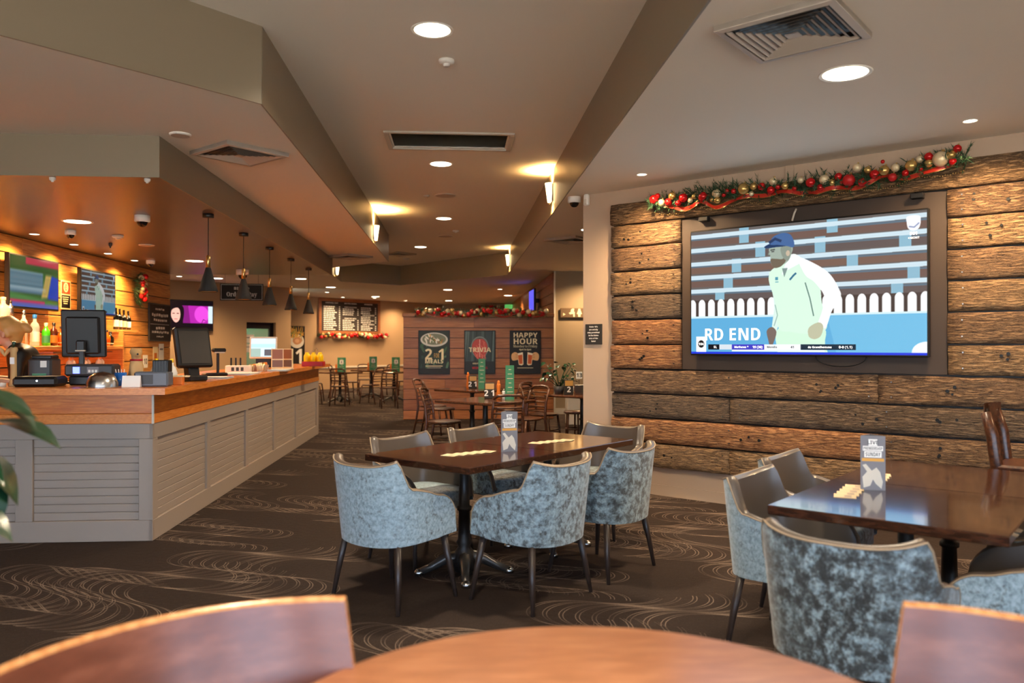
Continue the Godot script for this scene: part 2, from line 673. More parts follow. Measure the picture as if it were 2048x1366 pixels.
func build_shell() -> void:
	# carpet, its pattern turned with the building
	var st := begin(true)
	var q := [Vector2(-7.4, -3.4), Vector2(8.2, -3.4), Vector2(8.2, 30.2), Vector2(-7.4, 30.2)]
	for i in [0, 2, 1, 0, 3, 2]:
		st.set_uv(q[i].rotated(0.5) / 2.6)
		st.add_vertex(P(q[i].x, 0, q[i].y))
	struct("floor", done(st), M.carpet)
	struct("floor_slab", box(15.6, 0.2, 33.6), M.black, P(0.4, -0.105, 13.4))
	# outer walls
	wall_run("wall_left", Vector2(-7.2, -3.2), Vector2(-7.2, 30), 0, 2.96, 0.15, M.wall)
	wall_run("wall_far", Vector2(-7.2, 30), Vector2(8, 30), 0, 2.96, 0.15, M.wall_tan)
	wall_run("wall_right", Vector2(8, 16.3), Vector2(8, 0.5), 0, 2.96, 0.15, M.wall)
	var se := Vector2(1.293, 8.03) + B1 * 6.6
	wall_run("wall_side", Vector2(se.x, se.y), Vector2(se.x, -3.2), 0, 2.96, 0.15, M.wall)
	# wall behind the camera with three tall windows on to the street
	var xs := [-7.2, -6.6, -3.9, -3.3, -0.6, 0.0, 2.7, 3.3, 5.6, 6.2]
	for i in range(0, xs.size(), 2):
		wall_run("wall_back", Vector2(xs[i + 1], -3.2), Vector2(xs[i], -3.2), 0, 3.5, 0.2, M.wall)
	for i in range(1, xs.size() - 1, 2):
		wall_run("wall_back", Vector2(xs[i + 1], -3.2), Vector2(xs[i], -3.2), 0, 0.5, 0.2, M.wall)
		wall_run("wall_back", Vector2(xs[i + 1], -3.2), Vector2(xs[i], -3.2), 2.6, 3.5, 0.2, M.wall)
		var w: float = xs[i + 1] - xs[i]
		var wn := thing("window_%d" % (i / 2 + 1), "", "", P((xs[i] + xs[i + 1]) / 2.0, 1.55, -3.3))
		for k in ["label", "category"]:
			wn.remove_meta(k)
		wn.set_meta("kind", "structure")
		part(wn, "window_frame", box(0.07, 2.1, 0.08), M.black, Vector3(-w / 2 + 0.035, 0, 0))
		part(wn, "window_frame", box(0.07, 2.1, 0.08), M.black, Vector3(w / 2 - 0.035, 0, 0))
		part(wn, "window_frame", box(w - 0.14, 0.07, 0.08), M.black, Vector3(0, 1.015, 0))
		part(wn, "window_frame", box(w - 0.14, 0.07, 0.08), M.black, Vector3(0, -1.015, 0))
		part(wn, "mullion", box(0.06, 1.96, 0.06), M.black)
		part(wn, "pane", box(w - 0.14, 1.96, 0.006), M.glass)
	# raised ceiling, ceiling and its upstand
	# plasterboard with an opening for the slot vent, and the roof void that the vent opens into
	for r in [[-7.4, -3.4, 8.2, 6.6, 3.6], [-7.4, 10.8, 8.2, 30.2, 3.6], [-7.4, 6.6, -2.2, 10.8, 3.6], [2.2, 6.6, 8.2, 10.8, 3.6], [-2.2, 6.6, 2.2, 7.58, 3.442], [-2.2, 8.14, 2.2, 10.8, 3.442], [-2.2, 7.58, -0.62, 8.14, 3.442], [0.50, 7.58, 2.2, 8.14, 3.442]]:
		struct("ceiling", prism(PackedVector2Array([Vector2(r[0], r[1]), Vector2(r[2], r[1]), Vector2(r[2], r[3]), Vector2(r[0], r[3])]), 3.43, r[4]), M.ceiling)
	for r in [[-2.4, 6.4, 2.4, 6.6], [-2.4, 10.8, 2.4, 11.0], [-2.4, 6.6, -2.2, 10.8], [2.2, 6.6, 2.4, 10.8]]:
		struct("ceiling", prism(PackedVector2Array([Vector2(r[0], r[1]), Vector2(r[2], r[1]), Vector2(r[2], r[3]), Vector2(r[0], r[3])]), 3.6, 4.3), M.ceiling)
	struct("ceiling", box(4.8, 0.2, 4.6), M.ceiling, P(0, 4.4, 8.7))
	var cof := [Vector2(1.123, -3.4), Vector2(1.123, 17.2), Vector2(-1.40, 20.4), Vector2(-2.74, 19.3), Vector2(-2.62, 16.05), Vector2(-1.23, 14.65), Vector2(-1.23, 5.12), Vector2(-5.5, 0.66), Vector2(-5.5, -3.4)]
	var low := PackedVector2Array(cof)
	low.append_array(PackedVector2Array([Vector2(-7.4, -3.4), Vector2(-7.4, 30.2), Vector2(8.2, 30.2), Vector2(8.2, -3.4)]))
	struct("ceiling", prism(low, 2.94, 3.43), M.ceiling)
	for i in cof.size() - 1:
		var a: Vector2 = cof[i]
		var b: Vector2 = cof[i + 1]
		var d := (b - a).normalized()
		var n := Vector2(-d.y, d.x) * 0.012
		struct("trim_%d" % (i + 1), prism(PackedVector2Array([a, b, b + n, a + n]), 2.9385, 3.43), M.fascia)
	# dropped ceiling over the bar
	struct("ceiling", prism(PackedVector2Array([Vector2(-4.92, 5.97), Vector2(-2.165, 5.97), Vector2(-2.165, 14.1), Vector2(-4.92, 14.1)]), 2.64, 2.94), M.bar_ceiling)
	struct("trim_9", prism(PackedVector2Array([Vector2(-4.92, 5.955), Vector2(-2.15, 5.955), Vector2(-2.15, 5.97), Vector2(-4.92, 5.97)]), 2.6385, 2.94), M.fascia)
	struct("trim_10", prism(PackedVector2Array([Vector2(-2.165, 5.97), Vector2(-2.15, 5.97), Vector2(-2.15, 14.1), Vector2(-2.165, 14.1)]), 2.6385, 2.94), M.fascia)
	# wall behind the bar
	var bw := wall_run("wall_bar", Vector2(-4.93, 3.0), Vector2(-4.93, 14.1), 0, 2.94, 0.15, M.black)
	var ys := [2.64, 2.436, 2.213, 2.002, 1.785, 1.572, 1.378, 1.172, 0.96, 0.75, 0.54, 0.33, 0.12]
	for i in ys.size() - 1:
		var ends := [6.0, 9.4 + (i % 3) * 0.9, 14.1]
		for k in 2:
			var ln: float = ends[k + 1] - ends[k] - 0.004
			part(bw, "board", box(0.026, ys[i] - ys[i + 1] - 0.013, ln, 0.004), M.bar_board[(i * 2 + k) % 3], P(-4.917, (ys[i] + ys[i + 1]) / 2, (ends[k] + ends[k + 1]) / 2))
	# bistro walls
	var a0 := Vector2(-6.54, 19.2)
	wall_run("wall_bistro", a0 - B2 * 0.9, a0 + B2 * 1.845, 0, 2.94, 0.25, M.wall_tan)
	wall_run("wall_bistro", a0 + B2 * 2.70, a0 + B2 * 3.16, 0, 2.94, 0.25, M.wall_tan)
	wall_run("wall_bistro", a0 + B2 * 1.845, a0 + B2 * 2.70, 2.0, 2.94, 0.25, M.wall_tan)
	wall_run("wall_kitchen", a0 + B2 * 1.0 - B1 * 1.6, a0 + B2 * 3.6 - B1 * 1.6, 0, 2.94, 0.1, mat(rgb(92, 140, 104), 0.6))
	var b0 := Vector2(-5.01, 25)
	wall_run("wall_dining", b0 - B2 * 1.6, b0 + B2 * 6.2, 0, 2.94, 0.2, M.wall_tan)
	var dado := struct("trim_11", box(6.0, 0.06, 0.03, 0.006), M.off_white, P(b0.x + B2.x * 2.6 + 0.012, 0.70, b0.y + B2.y * 2.6 - 0.012), Vector3(0, 0, 0))
	dado.rotation.y = atan2(B2.y, B2.x)
	# walls beyond the pillar
	wall_run("wall_toilets", Vector2(2.03, 16.3), Vector2(8, 16.3), 0, 2.94, 0.15, M.olive)
	struct("baseboard_toilets", box(5.9, 0.12, 0.015), M.off_white, P(5.0, 0.06, 16.29))
	var side := wall_run("wall_timber", Vector2(2.03, 30), Vector2(2.03, 16.32), 0, 2.94, 0.1, M.panel_board[0])
	for i in 14:
		part(side, "board", box(0.02, 0.2, 6.0, 0.004), M.panel_board[i % 3], P(2.02, 0.11 + i * 0.208, 19.35))
	struct("trim_12", box(0.03, 2.94, 0.03), M.off_white, P(2.03, 1.47, 16.29))

func square_diffuser(label: String, c: Vector3, turn: float, w: float) -> void:
	var o := thing("ceiling_diffuser", label, "air vent", c, turn)
	# outer flange and nested square vanes, each a shallow pyramid ring
	var ring := func(r0: float, y0: float, r1: float, y1: float) -> ArrayMesh:
		var st := begin(true)
		for k in 4:
			var a := Vector3(1, 0, 1).rotated(Vector3.UP, k * PI / 2)
			var b := Vector3(1, 0, 1).rotated(Vector3.UP, (k + 1) * PI / 2)
			quad(st, a * r0 + Vector3(0, y0, 0), b * r0 + Vector3(0, y0, 0), b * r1 + Vector3(0, y1, 0), a * r1 + Vector3(0, y1, 0))
			quad(st, a * r1 + Vector3(0, y1 + 0.004, 0), b * r1 + Vector3(0, y1 + 0.004, 0), b * r0 + Vector3(0, y0 + 0.004, 0), a * r0 + Vector3(0, y0 + 0.004, 0))
		return done(st)
	var h := w / 2
	part(o, "backing", box(w * 0.96, 0.004, w * 0.96), M.black, Vector3(0, -0.004, 0))  # black plate gives the shadow between the vanes by colour; no recess behind
	part(o, "flange", ring.call(h, -0.03, h * 0.88, -0.034), M.grille)
	part(o, "flange_edge", ring.call(h, 0.0, h, -0.03), M.grille)
	for k in 7:
		var r := h * (0.85 - k * 0.122)
		part(o, "vane", ring.call(r, -0.034, r - h * 0.062 if k < 6 else 0.0, -0.025 if k < 6 else -0.032), M.grille)

func dome_camera(label: String, at: Vector3, r: float) -> void:
	var o := thing("security_camera", label, "camera", at)
	part(o, "housing", lathe([[r * 0.85, -r * 0.9], [r, -r * 0.8], [r, 0.0], [0.0, 0.0]], 20), M.white)
	part(o, "lens_dome", lathe([[0.0, -r * 1.55], [r * 0.35, -r * 1.48], [r * 0.62, -r * 1.2], [r * 0.7, -r * 0.88]], 16), M.dark_glass)

func puck(called: String, label: String, category: String, at: Vector3, r: float, h: float, m: Material, group := "") -> void:
	var o := thing(called, label, category, at, 0.0, group)
	part(o, "base", lathe([[0.0, -h], [r * 0.8, -h], [r, -h * 0.6], [r, 0.0], [0.0, 0.0]], 20), m)
	if h > 0.02:
		part(o, "sensor", lathe([[0.0, -h * 1.5], [r * 0.4, -h * 1.5], [r * 0.5, -h]], 14), m)
	else:
		part(o, "grille", lathe([[0.0, -h - 0.002], [r * 0.86, -h - 0.001]], 20), M.grille)

func sconce(label: String, at: Vector3, turn: float) -> void:   # half-cone of white glass on a wall, its face towards local +z
	var o := thing("wall_sconce", label, "wall light", at, turn)
	var shade := grid(10, 4, func(u: float, v: float):
		var a := (u - 0.5) * PI
		var r := lerpf(0.035, 0.062, v)
		return Vector3(sin(a) * r, lerpf(-0.11, 0.11, v), 0.02 + cos(a) * r * 1.1))
	part(o, "glass_shade", shade, M.sconce)
	part(o, "back_plate", box(0.09, 0.2, 0.018, 0.005), M.steel, Vector3(0, 0, 0.009))
	part(o, "end_cap", ball(0.014, 10), M.steel, Vector3(0, -0.118, 0.04))
	for s in [1.0, -1.0]:
		var l := SpotLight3D.new()
		l.name = "lamp_light"
		o.add_child(l, true)
		l.position = Vector3(0, 0.125 * s, 0.05)
		l.rotation.x = PI / 2 * s
		l.light_energy = 3.2 if s > 0 else 1.2
		l.light_size = 0.05
		l.light_color = Color(1.0, 0.78, 0.48)
		l.spot_angle = 80.0
		l.spot_range = 30.0
		l.spot_attenuation = 2.0
		l.shadow_enabled = true

func build_ceiling_things() -> void:
	var warm := Color(1.0, 0.84, 0.64)
	var soft_w := Color(1.0, 0.91, 0.78)
	for p in [[-0.15, 5.1, "large downlight in the raised ceiling beside the smoke detector, before the slot vent"], [-0.165, 8.87, "large downlight in the raised ceiling just past the slot vent"], [-0.19, 12.7, "large downlight in the raised ceiling between the two round speakers"], [-0.72, 16.42, "large downlight in the raised ceiling beyond the round speakers"], [-0.15, 1.5, "large downlight in the raised ceiling over the round table"], [-2.9, 0.2, "large downlight in the raised ceiling near the street windows"]]:
		downlight(p[0], 3.43, p[1], 0.115, 6.0, soft_w, p[2], "large downlights of the raised ceiling")
	for p in [[2.174, 4.31, "large downlight between the large square vent and the timber wall"], [2.4, 0.4, "added unseen lounge downlight near the street windows"]]:  # the one by the windows is an unseen extra, added for ambient light
		downlight(p[0], 2.94, p[1], 0.12, 2.8, soft_w, p[2], "large downlights over the lounge tables")
	for p in [[3.476, 5.16, "small downlight above the raised end of the garland"], [1.653, 6.99, "small downlight above the low end of the garland"], [5.1, 3.6, "small downlight past the end of the big screen"]]:
		downlight(p[0], 2.94, p[1], 0.04, 3.4, warm, p[2], "small downlights along the timber wall")
	for p in [[-3.73, 8.154, "large downlight in the brown bar ceiling above the till"], [-3.78, 11.85, "large downlight in the brown bar ceiling near the pendants"]]:
		downlight(p[0], 2.64, p[1], 0.12, 4.0, warm, p[2], "large downlights over the bar")
	for p in [8.1, 9.1, 10.01, 10.96, 11.84]:
		downlight(-4.62, 2.64, p, 0.045, 3.4, Color(1.0, 0.78, 0.5), "small downlight in a row along the bar's board wall", "small downlights along the bar wall")
	for p in [[-3.545, 18.58], [-3.28, 21.25], [-2.52, 25.3], [-0.22, 22.0], [-0.24, 27.4], [1.6, 24.4], [-5.43, 18.6]]:
		downlight(p[0], 2.94, p[1], 0.12, 3.8, warm, "large downlight in the dining room ceiling behind the partition", "large downlights of the dining room")
	for p in [[-3.7, 23.26], [-3.585, 25.65], [-2.63, 26.12], [-1.72, 27.5], [1.2, 21.68], [-6.1, 18.1]]:
		downlight(p[0], 2.94, p[1], 0.06, 3.2, warm, "small downlight near the far dining room walls", "small downlights of the dining room")
	# hidden from here by the pillar: lights over the passage
	downlight(2.75, 2.94, 15.6, 0.06, 5.0, warm, "small downlight over the toilet passage", "small downlights of the passage")
	downlight(1.75, 2.94, 10.4, 0.1, 3.0, warm, "downlight over the round-stool table beside the pillar", "small downlights of the passage")
	# wall lights of the raised ceiling
	sconce("white wall light on the upstand above the security camera", P(1.112, 3.17, 9.11), -PI / 2)
	sconce("white wall light at the far end of the raised ceiling's long upstand", P(1.112, 3.17, 16.4), -PI / 2)
	sconce("white wall light on the olive upstand at the bar side", P(-1.219, 3.08, 11.93), PI / 2)
	sconce("small white wall light beyond the end of the bar bulkhead", P(-2.66, 3.09, 17.9), PI / 2)
	# vents
	var vc := Vector2(1.62, 3.72)
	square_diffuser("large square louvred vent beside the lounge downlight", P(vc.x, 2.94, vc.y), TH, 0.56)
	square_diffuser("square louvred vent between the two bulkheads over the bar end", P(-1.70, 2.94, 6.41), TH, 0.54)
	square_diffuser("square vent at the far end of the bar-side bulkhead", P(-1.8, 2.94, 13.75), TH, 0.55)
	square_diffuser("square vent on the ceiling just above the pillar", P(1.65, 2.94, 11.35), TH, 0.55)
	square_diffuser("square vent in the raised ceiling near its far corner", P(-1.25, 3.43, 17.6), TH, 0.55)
	var rv := thing("return_air_vent", "long open slot vent with pale frame in the raised ceiling", "air vent", P(-0.06, 3.43, 7.86))
	for s in [-1.0, 1.0]:
		part(rv, "frame", box(1.24, 0.018, 0.045, 0.004), M.off_white, Vector3(0, -0.009, s * 0.315))
		part(rv, "frame", box(0.045, 0.018, 0.585, 0.004), M.off_white, Vector3(s * 0.5975, -0.009, 0))
	# small fittings
	puck("smoke_detector", "white smoke detector beside the first raised-ceiling downlight", "smoke detector", P(-0.066, 3.43, 5.63), 0.055, 0.03, M.white)
	puck("smoke_detector", "white round detector beside the vent between the bulkheads", "smoke detector", P(-1.98, 2.94, 5.89), 0.075, 0.014, M.white)
	puck("smoke_detector", "small detector on the brown bar ceiling between two cameras", "smoke detector", P(-3.756, 2.64, 9.16), 0.06, 0.03, M.off_white)
	puck("ceiling_speaker", "round speaker beyond the slot vent in the raised ceiling", "speaker", P(-0.14, 3.43, 10.72), 0.14, 0.012, M.grille)
	puck("ceiling_speaker", "round speaker near the far downlight of the raised ceiling", "speaker", P(-0.19, 3.43, 14.73), 0.14, 0.012, M.grille)
	puck("ceiling_speaker", "round speaker in the brown bar ceiling", "speaker", P(-3.76, 2.64, 10.0), 0.09, 0.012, M.grille)
	puck("smoke_detector", "detector on the raised ceiling between two downlights", "smoke detector", P(0.0, 3.43, 14.0), 0.055, 0.03, M.white)
	puck("sprinkler_head", "small sprinkler beside the round speaker in the raised ceiling", "sprinkler", P(-0.39, 3.43, 10.74), 0.04, 0.022, M.grille)
	puck("sprinkler_head", "small dark sprinkler hanging from the brown bar ceiling", "sprinkler", P(-4.12, 2.64, 9.84), 0.02, 0.04, M.charcoal)
	puck("smoke_detector", "detector where the raised ceiling ends over the dining room", "smoke detector", P(-1.15, 3.43, 18.6), 0.08, 0.03, M.white)
	puck("spot_fitting", "small clear spot fitting under the bulkhead front near its corner", "ceiling light", P(-2.26, 2.64, 6.02), 0.022, 0.022, M.white)
	puck("spot_fitting", "small clear spot fitting under the bulkhead front away from its corner", "ceiling light", P(-2.93, 2.64, 6.02), 0.022, 0.022, M.white)
	dome_camera("white dome camera on the brown ceiling above the till", P(-2.949, 2.64, 7.735), 0.07)
	dome_camera("white dome camera near the large downlight behind the bar", P(-4.095, 2.64, 8.797), 0.055)
	dome_camera("white dome camera close to the bar's corner wreath", P(-4.388, 2.64, 11.82), 0.06)
	dome_camera("white dome camera behind the second pendant", P(-3.45, 2.64, 13.2), 0.1)
	dome_camera("white dome camera hanging beside the pillar top", P(1.215, 2.94, 8.12), 0.068)
	var sen := thing("motion_sensor", "white motion sensor at the top of the pillar", "sensor", P(1.335, 2.88, 7.97), TH)
	part(sen, "housing", box(0.055, 0.115, 0.05, 0.012), M.white, Vector3(0, 0, 0.03))
	part(sen, "lens_window", box(0.034, 0.05, 0.008, 0.003), M.off_white, Vector3(0, -0.02, 0.057))
	# pendants over the bar
	var ords := ["nearest the till", "second from the till", "third from the till", "fourth from the till", "fifth from the till, over the sauce bottles"]
	var ds := [7.6, 8.87, 10.12, 11.45, 12.85]
	var proto: Node3D
	for i in 5:
		var lab: String = "charcoal cone pendant with brass neck over the counter, " + ["first", "second", "third", "fourth", "fifth"][i] + " from the till"
		if i == 0:
			proto = thing("pendant_lamp", lab, "pendant lamp", P(-2.30, 2.64, ds[i]), 0.0, "cone pendants over the bar counter")
			part(proto, "ceiling_rose", lathe([[0.0, -0.035], [0.05, -0.035], [0.05, 0.0], [0.0, 0.0]], 20), M.black)
			part(proto, "cord", cyl(0.004, 0.36, 6), M.black, Vector3(0, -0.39, 0))
			part(proto, "neck", lathe([[0.0, -0.505], [0.022, -0.505], [0.019, -0.395], [0.012, -0.385], [0.0, -0.385]], 16), M.brass)
			part(proto, "shade", lathe([[0.082, -0.725], [0.088, -0.72], [0.076, -0.68], [0.022, -0.50], [0.0, -0.495]], 24), M.matte_black)
			part(proto, "shade_lining", lathe([[0.0, -0.515], [0.02, -0.52], [0.08, -0.722]], 24), M.brass)
		else:
			copy(proto, P(-2.30 - 0.008 * i, 2.64, ds[i]), 0.0, lab)

# ---------- the bar
func build_bar() -> void:
	var o := thing("bar_counter", "long L-shaped bar with grey slatted panels and orange timber top", "bar counter", Vector3.ZERO)
	var fx := -2.19
	var fd := 5.95
	var far := 12.95
	part(o, "carcass", prism(PackedVector2Array([Vector2(-4.9, fd + 0.03), Vector2(fx - 0.03, fd + 0.03), Vector2(fx - 0.03, far), Vector2(-2.85, far), Vector2(-2.85, 6.75), Vector2(-4.9, 6.75)]), 0.0, 1.06), M.grey_paint)
	# timber apron
	part(o, "apron", box(2.74, 0.142, 0.03, 0.003), M.bar_apron, P(-3.56, 0.994, fd + 0.014))
	part(o, "apron", box(0.03, 0.142, far - fd, 0.003), M.bar_apron, P(fx - 0.014, 0.994, (fd + far) / 2))
	part(o, "apron_strip", box(2.745, 0.072, 0.036, 0.003), M.bar_top, P(-3.56, 0.886, fd + 0.012))
	part(o, "apron_strip", box(0.036, 0.072, far - fd, 0.003), M.bar_top, P(fx - 0.012, 0.886, (fd + far) / 2))
	part(o, "corner_bead", box(0.014, 0.215, 0.014), M.off_white, P(fx + 0.001, 0.957, fd - 0.001))
	# countertop: overhanging slabs
	part(o, "countertop", prism(PackedVector2Array([Vector2(-4.9, fd - 0.13), Vector2(fx + 0.13, fd - 0.13), Vector2(fx + 0.13, far + 0.35), Vector2(-2.95, far + 0.35), Vector2(-2.95, 6.85), Vector2(-4.9, 6.85)]), 1.066, 1.112), M.bar_top)
	# front: stiles, rails and slats
	var y0 := 0.15
	var y1 := 0.74
	var rail := func(cx: float, cy: float, w: float, h: float, on_front: bool, nm: String) -> void:
		if on_front:
			part(o, nm, box(w, h, 0.03, 0.003), M.grey_paint, P(cx, cy, fd + 0.015))
		else:
			part(o, nm, box(0.03, h, w, 0.003), M.grey_paint, P(fx - 0.015, cy, cx))
	rail.call((-4.9 + fx) / 2, 0.795, 2.71, 0.11, true, "rail")
	rail.call((-4.9 + fx) / 2, 0.075, 2.71, 0.15, true, "rail")
	var fstiles := [[-4.9, -4.2], [-3.15, -3.03], [-2.29, fx]]
	for s in fstiles:
		rail.call((s[0] + s[1]) / 2, 0.445, s[1] - s[0], 0.59, true, "stile")
	for b in [[-4.2, -3.15], [-3.03, -2.29]]:
		for k in 10:
			part(o, "slat", box(b[1] - b[0], 0.0565, 0.012, 0.003), M.grey_paint, P((b[0] + b[1]) / 2, y0 + 0.0295 + k * 0.059, fd + 0.026))
	rail.call((fd + far) / 2, 0.795, far - fd, 0.11, false, "rail")
	rail.call((fd + far) / 2, 0.075, far - fd, 0.15, false, "rail")
	# panel divisions along the side, from their edges in (D)
	var cuts := [[6.05, 7.22], [7.32, 8.52], [8.62, 9.82], [9.93, 11.15], [11.27, 12.78]]
	var edge := [fd]
	for c in cuts:
		edge.append(c[0])
		edge.append(c[1])
	edge.append(far)
	for i in range(0, edge.size(), 2):
		rail.call((edge[i] + edge[i + 1]) / 2, 0.445, edge[i + 1] - edge[i], 0.59, false, "stile")
	for c in cuts:
		for k in 10:
			part(o, "slat", box(0.012, 0.0562, c[1] - c[0], 0.003), M.grey_paint, P(fx - 0.026, y0 + 0.0295 + k * 0.059, (c[0] + c[1]) / 2))
	# back bar: cupboard, uprights and shelves
	var bb := thing("back_bar_shelves", "timber back bar shelving under the two bar televisions", "shelf unit", Vector3.ZERO)
	var sm: Material = M.bar_board[1]
	part(bb, "cupboard", box(0.5, 0.9, 5.2, 0.005), M.bar_board[2], P(-4.65, 0.45, 8.9))
	part(bb, "worktop", box(0.54, 0.04, 5.24, 0.006), M.bar_top, P(-4.63, 0.92, 8.9))
	part(bb, "shelf", box(0.28, 0.045, 4.3, 0.004), sm, P(-4.76, 1.385, 9.33))
	part(bb, "shelf", box(0.28, 0.045, 1.6, 0.004), sm, P(-4.76, 1.655, 8.12))
	part(bb, "shelf", box(0.22, 0.04, 0.75, 0.004), sm, P(-4.79, 1.615, 11.78))
	part(bb, "upright", box(0.28, 0.68, 0.04, 0.004), sm, P(-4.76, 1.28, 11.47))
	part(bb, "upright", box(0.28, 0.23, 0.04, 0.004), sm, P(-4.76, 1.522, 8.9))
	part(bb, "glass_rail", box(0.16, 0.015, 1.6), M.steel, P(-4.74, 1.33, 10.4))

# ---------- garlands: local x along the wall, y up, z away from it
func needles(length: float, rise: Callable, count: int, reach: float, sd: int) -> ArrayMesh:
	var st := begin(true)
	var g := RandomNumberGenerator.new()
	g.seed = sd
	for k in count:
		var x := g.randf() * length
		var c := Vector3(x, rise.call(x) + g.randf_range(-0.03, 0.03), g.randf_range(0.02, 0.11))
		var dir := Vector3(g.randf_range(-1, 1), g.randf_range(-0.7, 1.0), g.randf_range(0.0, 0.9)).normalized()
		var len := reach * g.randf_range(0.5, 1.15)
		for j in 20:
			var t := float(j) / 15.0
			var root := c + dir * len * t
			var out := (Vector3(g.randf_range(-1, 1), g.randf_range(-1, 1), g.randf_range(-1, 1)).normalized() + dir * 0.9).normalized()
			var w := out.cross(dir).normalized() * 0.0036
			tri(st, root - w, root + w, root + out * reach * 0.45)
		var s := dir.cross(Vector3.UP).normalized() * 0.002
		tri(st, c - s, c + s, c + dir * len)
	return done(st)

func ribbon_mesh(pts: Array, w: float, z: float) -> ArrayMesh:
	var n := pts.size()
	return grid((n - 1) * 4, 2, func(u: float, v: float):
		var f := u * (n - 1)
		var i := clampi(int(f), 0, n - 2)
		var a := Vector2(pts[maxi(i - 1, 0)][0], pts[maxi(i - 1, 0)][1])
		var b := Vector2(pts[i][0], pts[i][1])
		var c := Vector2(pts[i + 1][0], pts[i + 1][1])
		var d := Vector2(pts[mini(i + 2, n - 1)][0], pts[mini(i + 2, n - 1)][1])
		var p := b.cubic_interpolate(c, a, d, f - i)
		var tw := sin(f * 2.1) * 0.7
		return Vector3(p.x, p.y + (v - 0.5) * w * cos(tw), z + (v - 0.5) * w * sin(tw) + 0.02 * sin(f * 1.7)))

func beads(parent: Node3D, pts: Array, z: float) -> void:
	var st := begin()
	for p in pts:
		var c := Vector3(p[0], p[1], z)
		var r := 0.006
		var v := [c + Vector3(r, 0, 0), c + Vector3(0, r, 0), c + Vector3(-r, 0, 0), c + Vector3(0, -r, 0)]
		for k in 4:
			tri(st, v[k], v[(k + 1) % 4], c + Vector3(0, 0, r))
			tri(st, v[(k + 1) % 4], v[k], c - Vector3(0, 0, r))
	var o := part(parent, "bead_string", done(st), M.brass)
	kind_stuff(o)

func bauble(o: Node3D, at: Vector3, r: float, kind: int) -> void:
	var m: Material = [M.red_gloss, M.gold_gloss, M.pale_gold, M.red_matte][kind]
	var b := part(o, "bauble", ball(0.05, 18), m, at, Vector3.ZERO, Vector3.ONE * (r / 0.05))
	part(b, "cap", cyl(0.011, 0.014, 8), M.brass, Vector3(0.01, 0.047, -0.008), Vector3(-0.3, 0, -0.3))

func garland(called: String, label: String, at: Vector3, turn: float, length: float, n: int, sd: int, size := 0.034, spread := 0.05) -> Node3D:
	var o := thing(called, label, "garland", at, turn)
	var g := RandomNumberGenerator.new()
	g.seed = sd
	var f := part(o, "pine_sprigs", needles(length, func(x): return 0.015 * sin(x * 5.0), int(length * 170), 0.08, sd), M.needle)
	kind_stuff(f)
	for k in n:
		var x := (k + g.randf_range(0.1, 0.9)) * length / n
		bauble(o, Vector3(x, 0.015 * sin(x * 5.0) + g.randf_range(-spread, spread), g.randf_range(0.11, 0.15)), size * g.randf_range(0.65, 1.3), [0, 1, 0, 2, 3][g.randi() % 5])
	var pts := []
	var steps := int(length / 0.12)
	for k in steps + 1:
		pts.append([length * k / steps, -0.04 + 0.03 * sin(k * 1.3) - g.randf() * 0.015])
	part(o, "ribbon", ribbon_mesh(pts, 0.022, 0.1), M.ribbon)
	var bp := []
	for k in int(length / 0.018):
		bp.append([k * 0.018, -0.07 - 0.025 * absf(sin(k * 0.16)) + 0.004 * sin(k * 2.0)])
	beads(o, bp, 0.1)
	return o

# ---------- the timber wall with the big screen; local x along the wall, z into the room
func plank_mesh(len: float, h: float, sd: int) -> ArrayMesh:
	var n := FastNoiseLite.new()
	n.seed = sd
	n.frequency = 1.0
	n.fractal_octaves = 3
	var nu := maxi(6, int(len / 0.09))
	var vs := [0.0, 0.012, 0.04, 0.2, 0.4, 0.6, 0.8, 0.96, 0.988, 1.0]
	var zs := [0.0, 0.038, 0.047, 0.05, 0.05, 0.05, 0.05, 0.047, 0.038, 0.0]
	var st := begin()
	var p := []
	var uv := []
	for i in nu + 3:
		var u := clampf(float(i - 1) / nu, 0.0, 1.0)
		var cap := i == 0 or i == nu + 2
		var x := u * len
		var col := []
		var uc := []
		for j in vs.size():
			var v: float = vs[j]
			var wob := n.get_noise_2d(x * 3.0, sd * 1.7 + v * 4.0)
			var edge := n.get_noise_2d(x * 2.2, 40.0 + (0.0 if v < 0.5 else 9.0)) * 0.007
			var z: float = zs[j] + (wob * 0.016 if zs[j] > 0.02 else 0.0)
			if u < 0.001 or u > 0.999:
				z -= 0.006
			if cap:
				z = 0.0
			var y := v * h + (edge if v < 0.3 or v > 0.7 else 0.0)
			var xx := x + (0.004 * n.get_noise_2d(v * 9.0, u * 30.0) if u < 0.001 or u > 0.999 else 0.0)
			col.append(Vector3(xx, clampf(y, 0.001, h - 0.001), z))
			uc.append(Vector2(x * 0.42 + sd * 0.137, v * h * 2.6 + sd * 0.31))
		p.append(col)
		uv.append(uc)
	for i in nu + 2:
		for j in vs.size() - 1:
			for e in [[0, 0], [1, 1], [1, 0], [0, 0], [0, 1], [1, 1]]:
				st.set_uv(uv[i + e[0]][j + e[1]])
				st.add_vertex(p[i + e[0]][j + e[1]])
	return done(st)

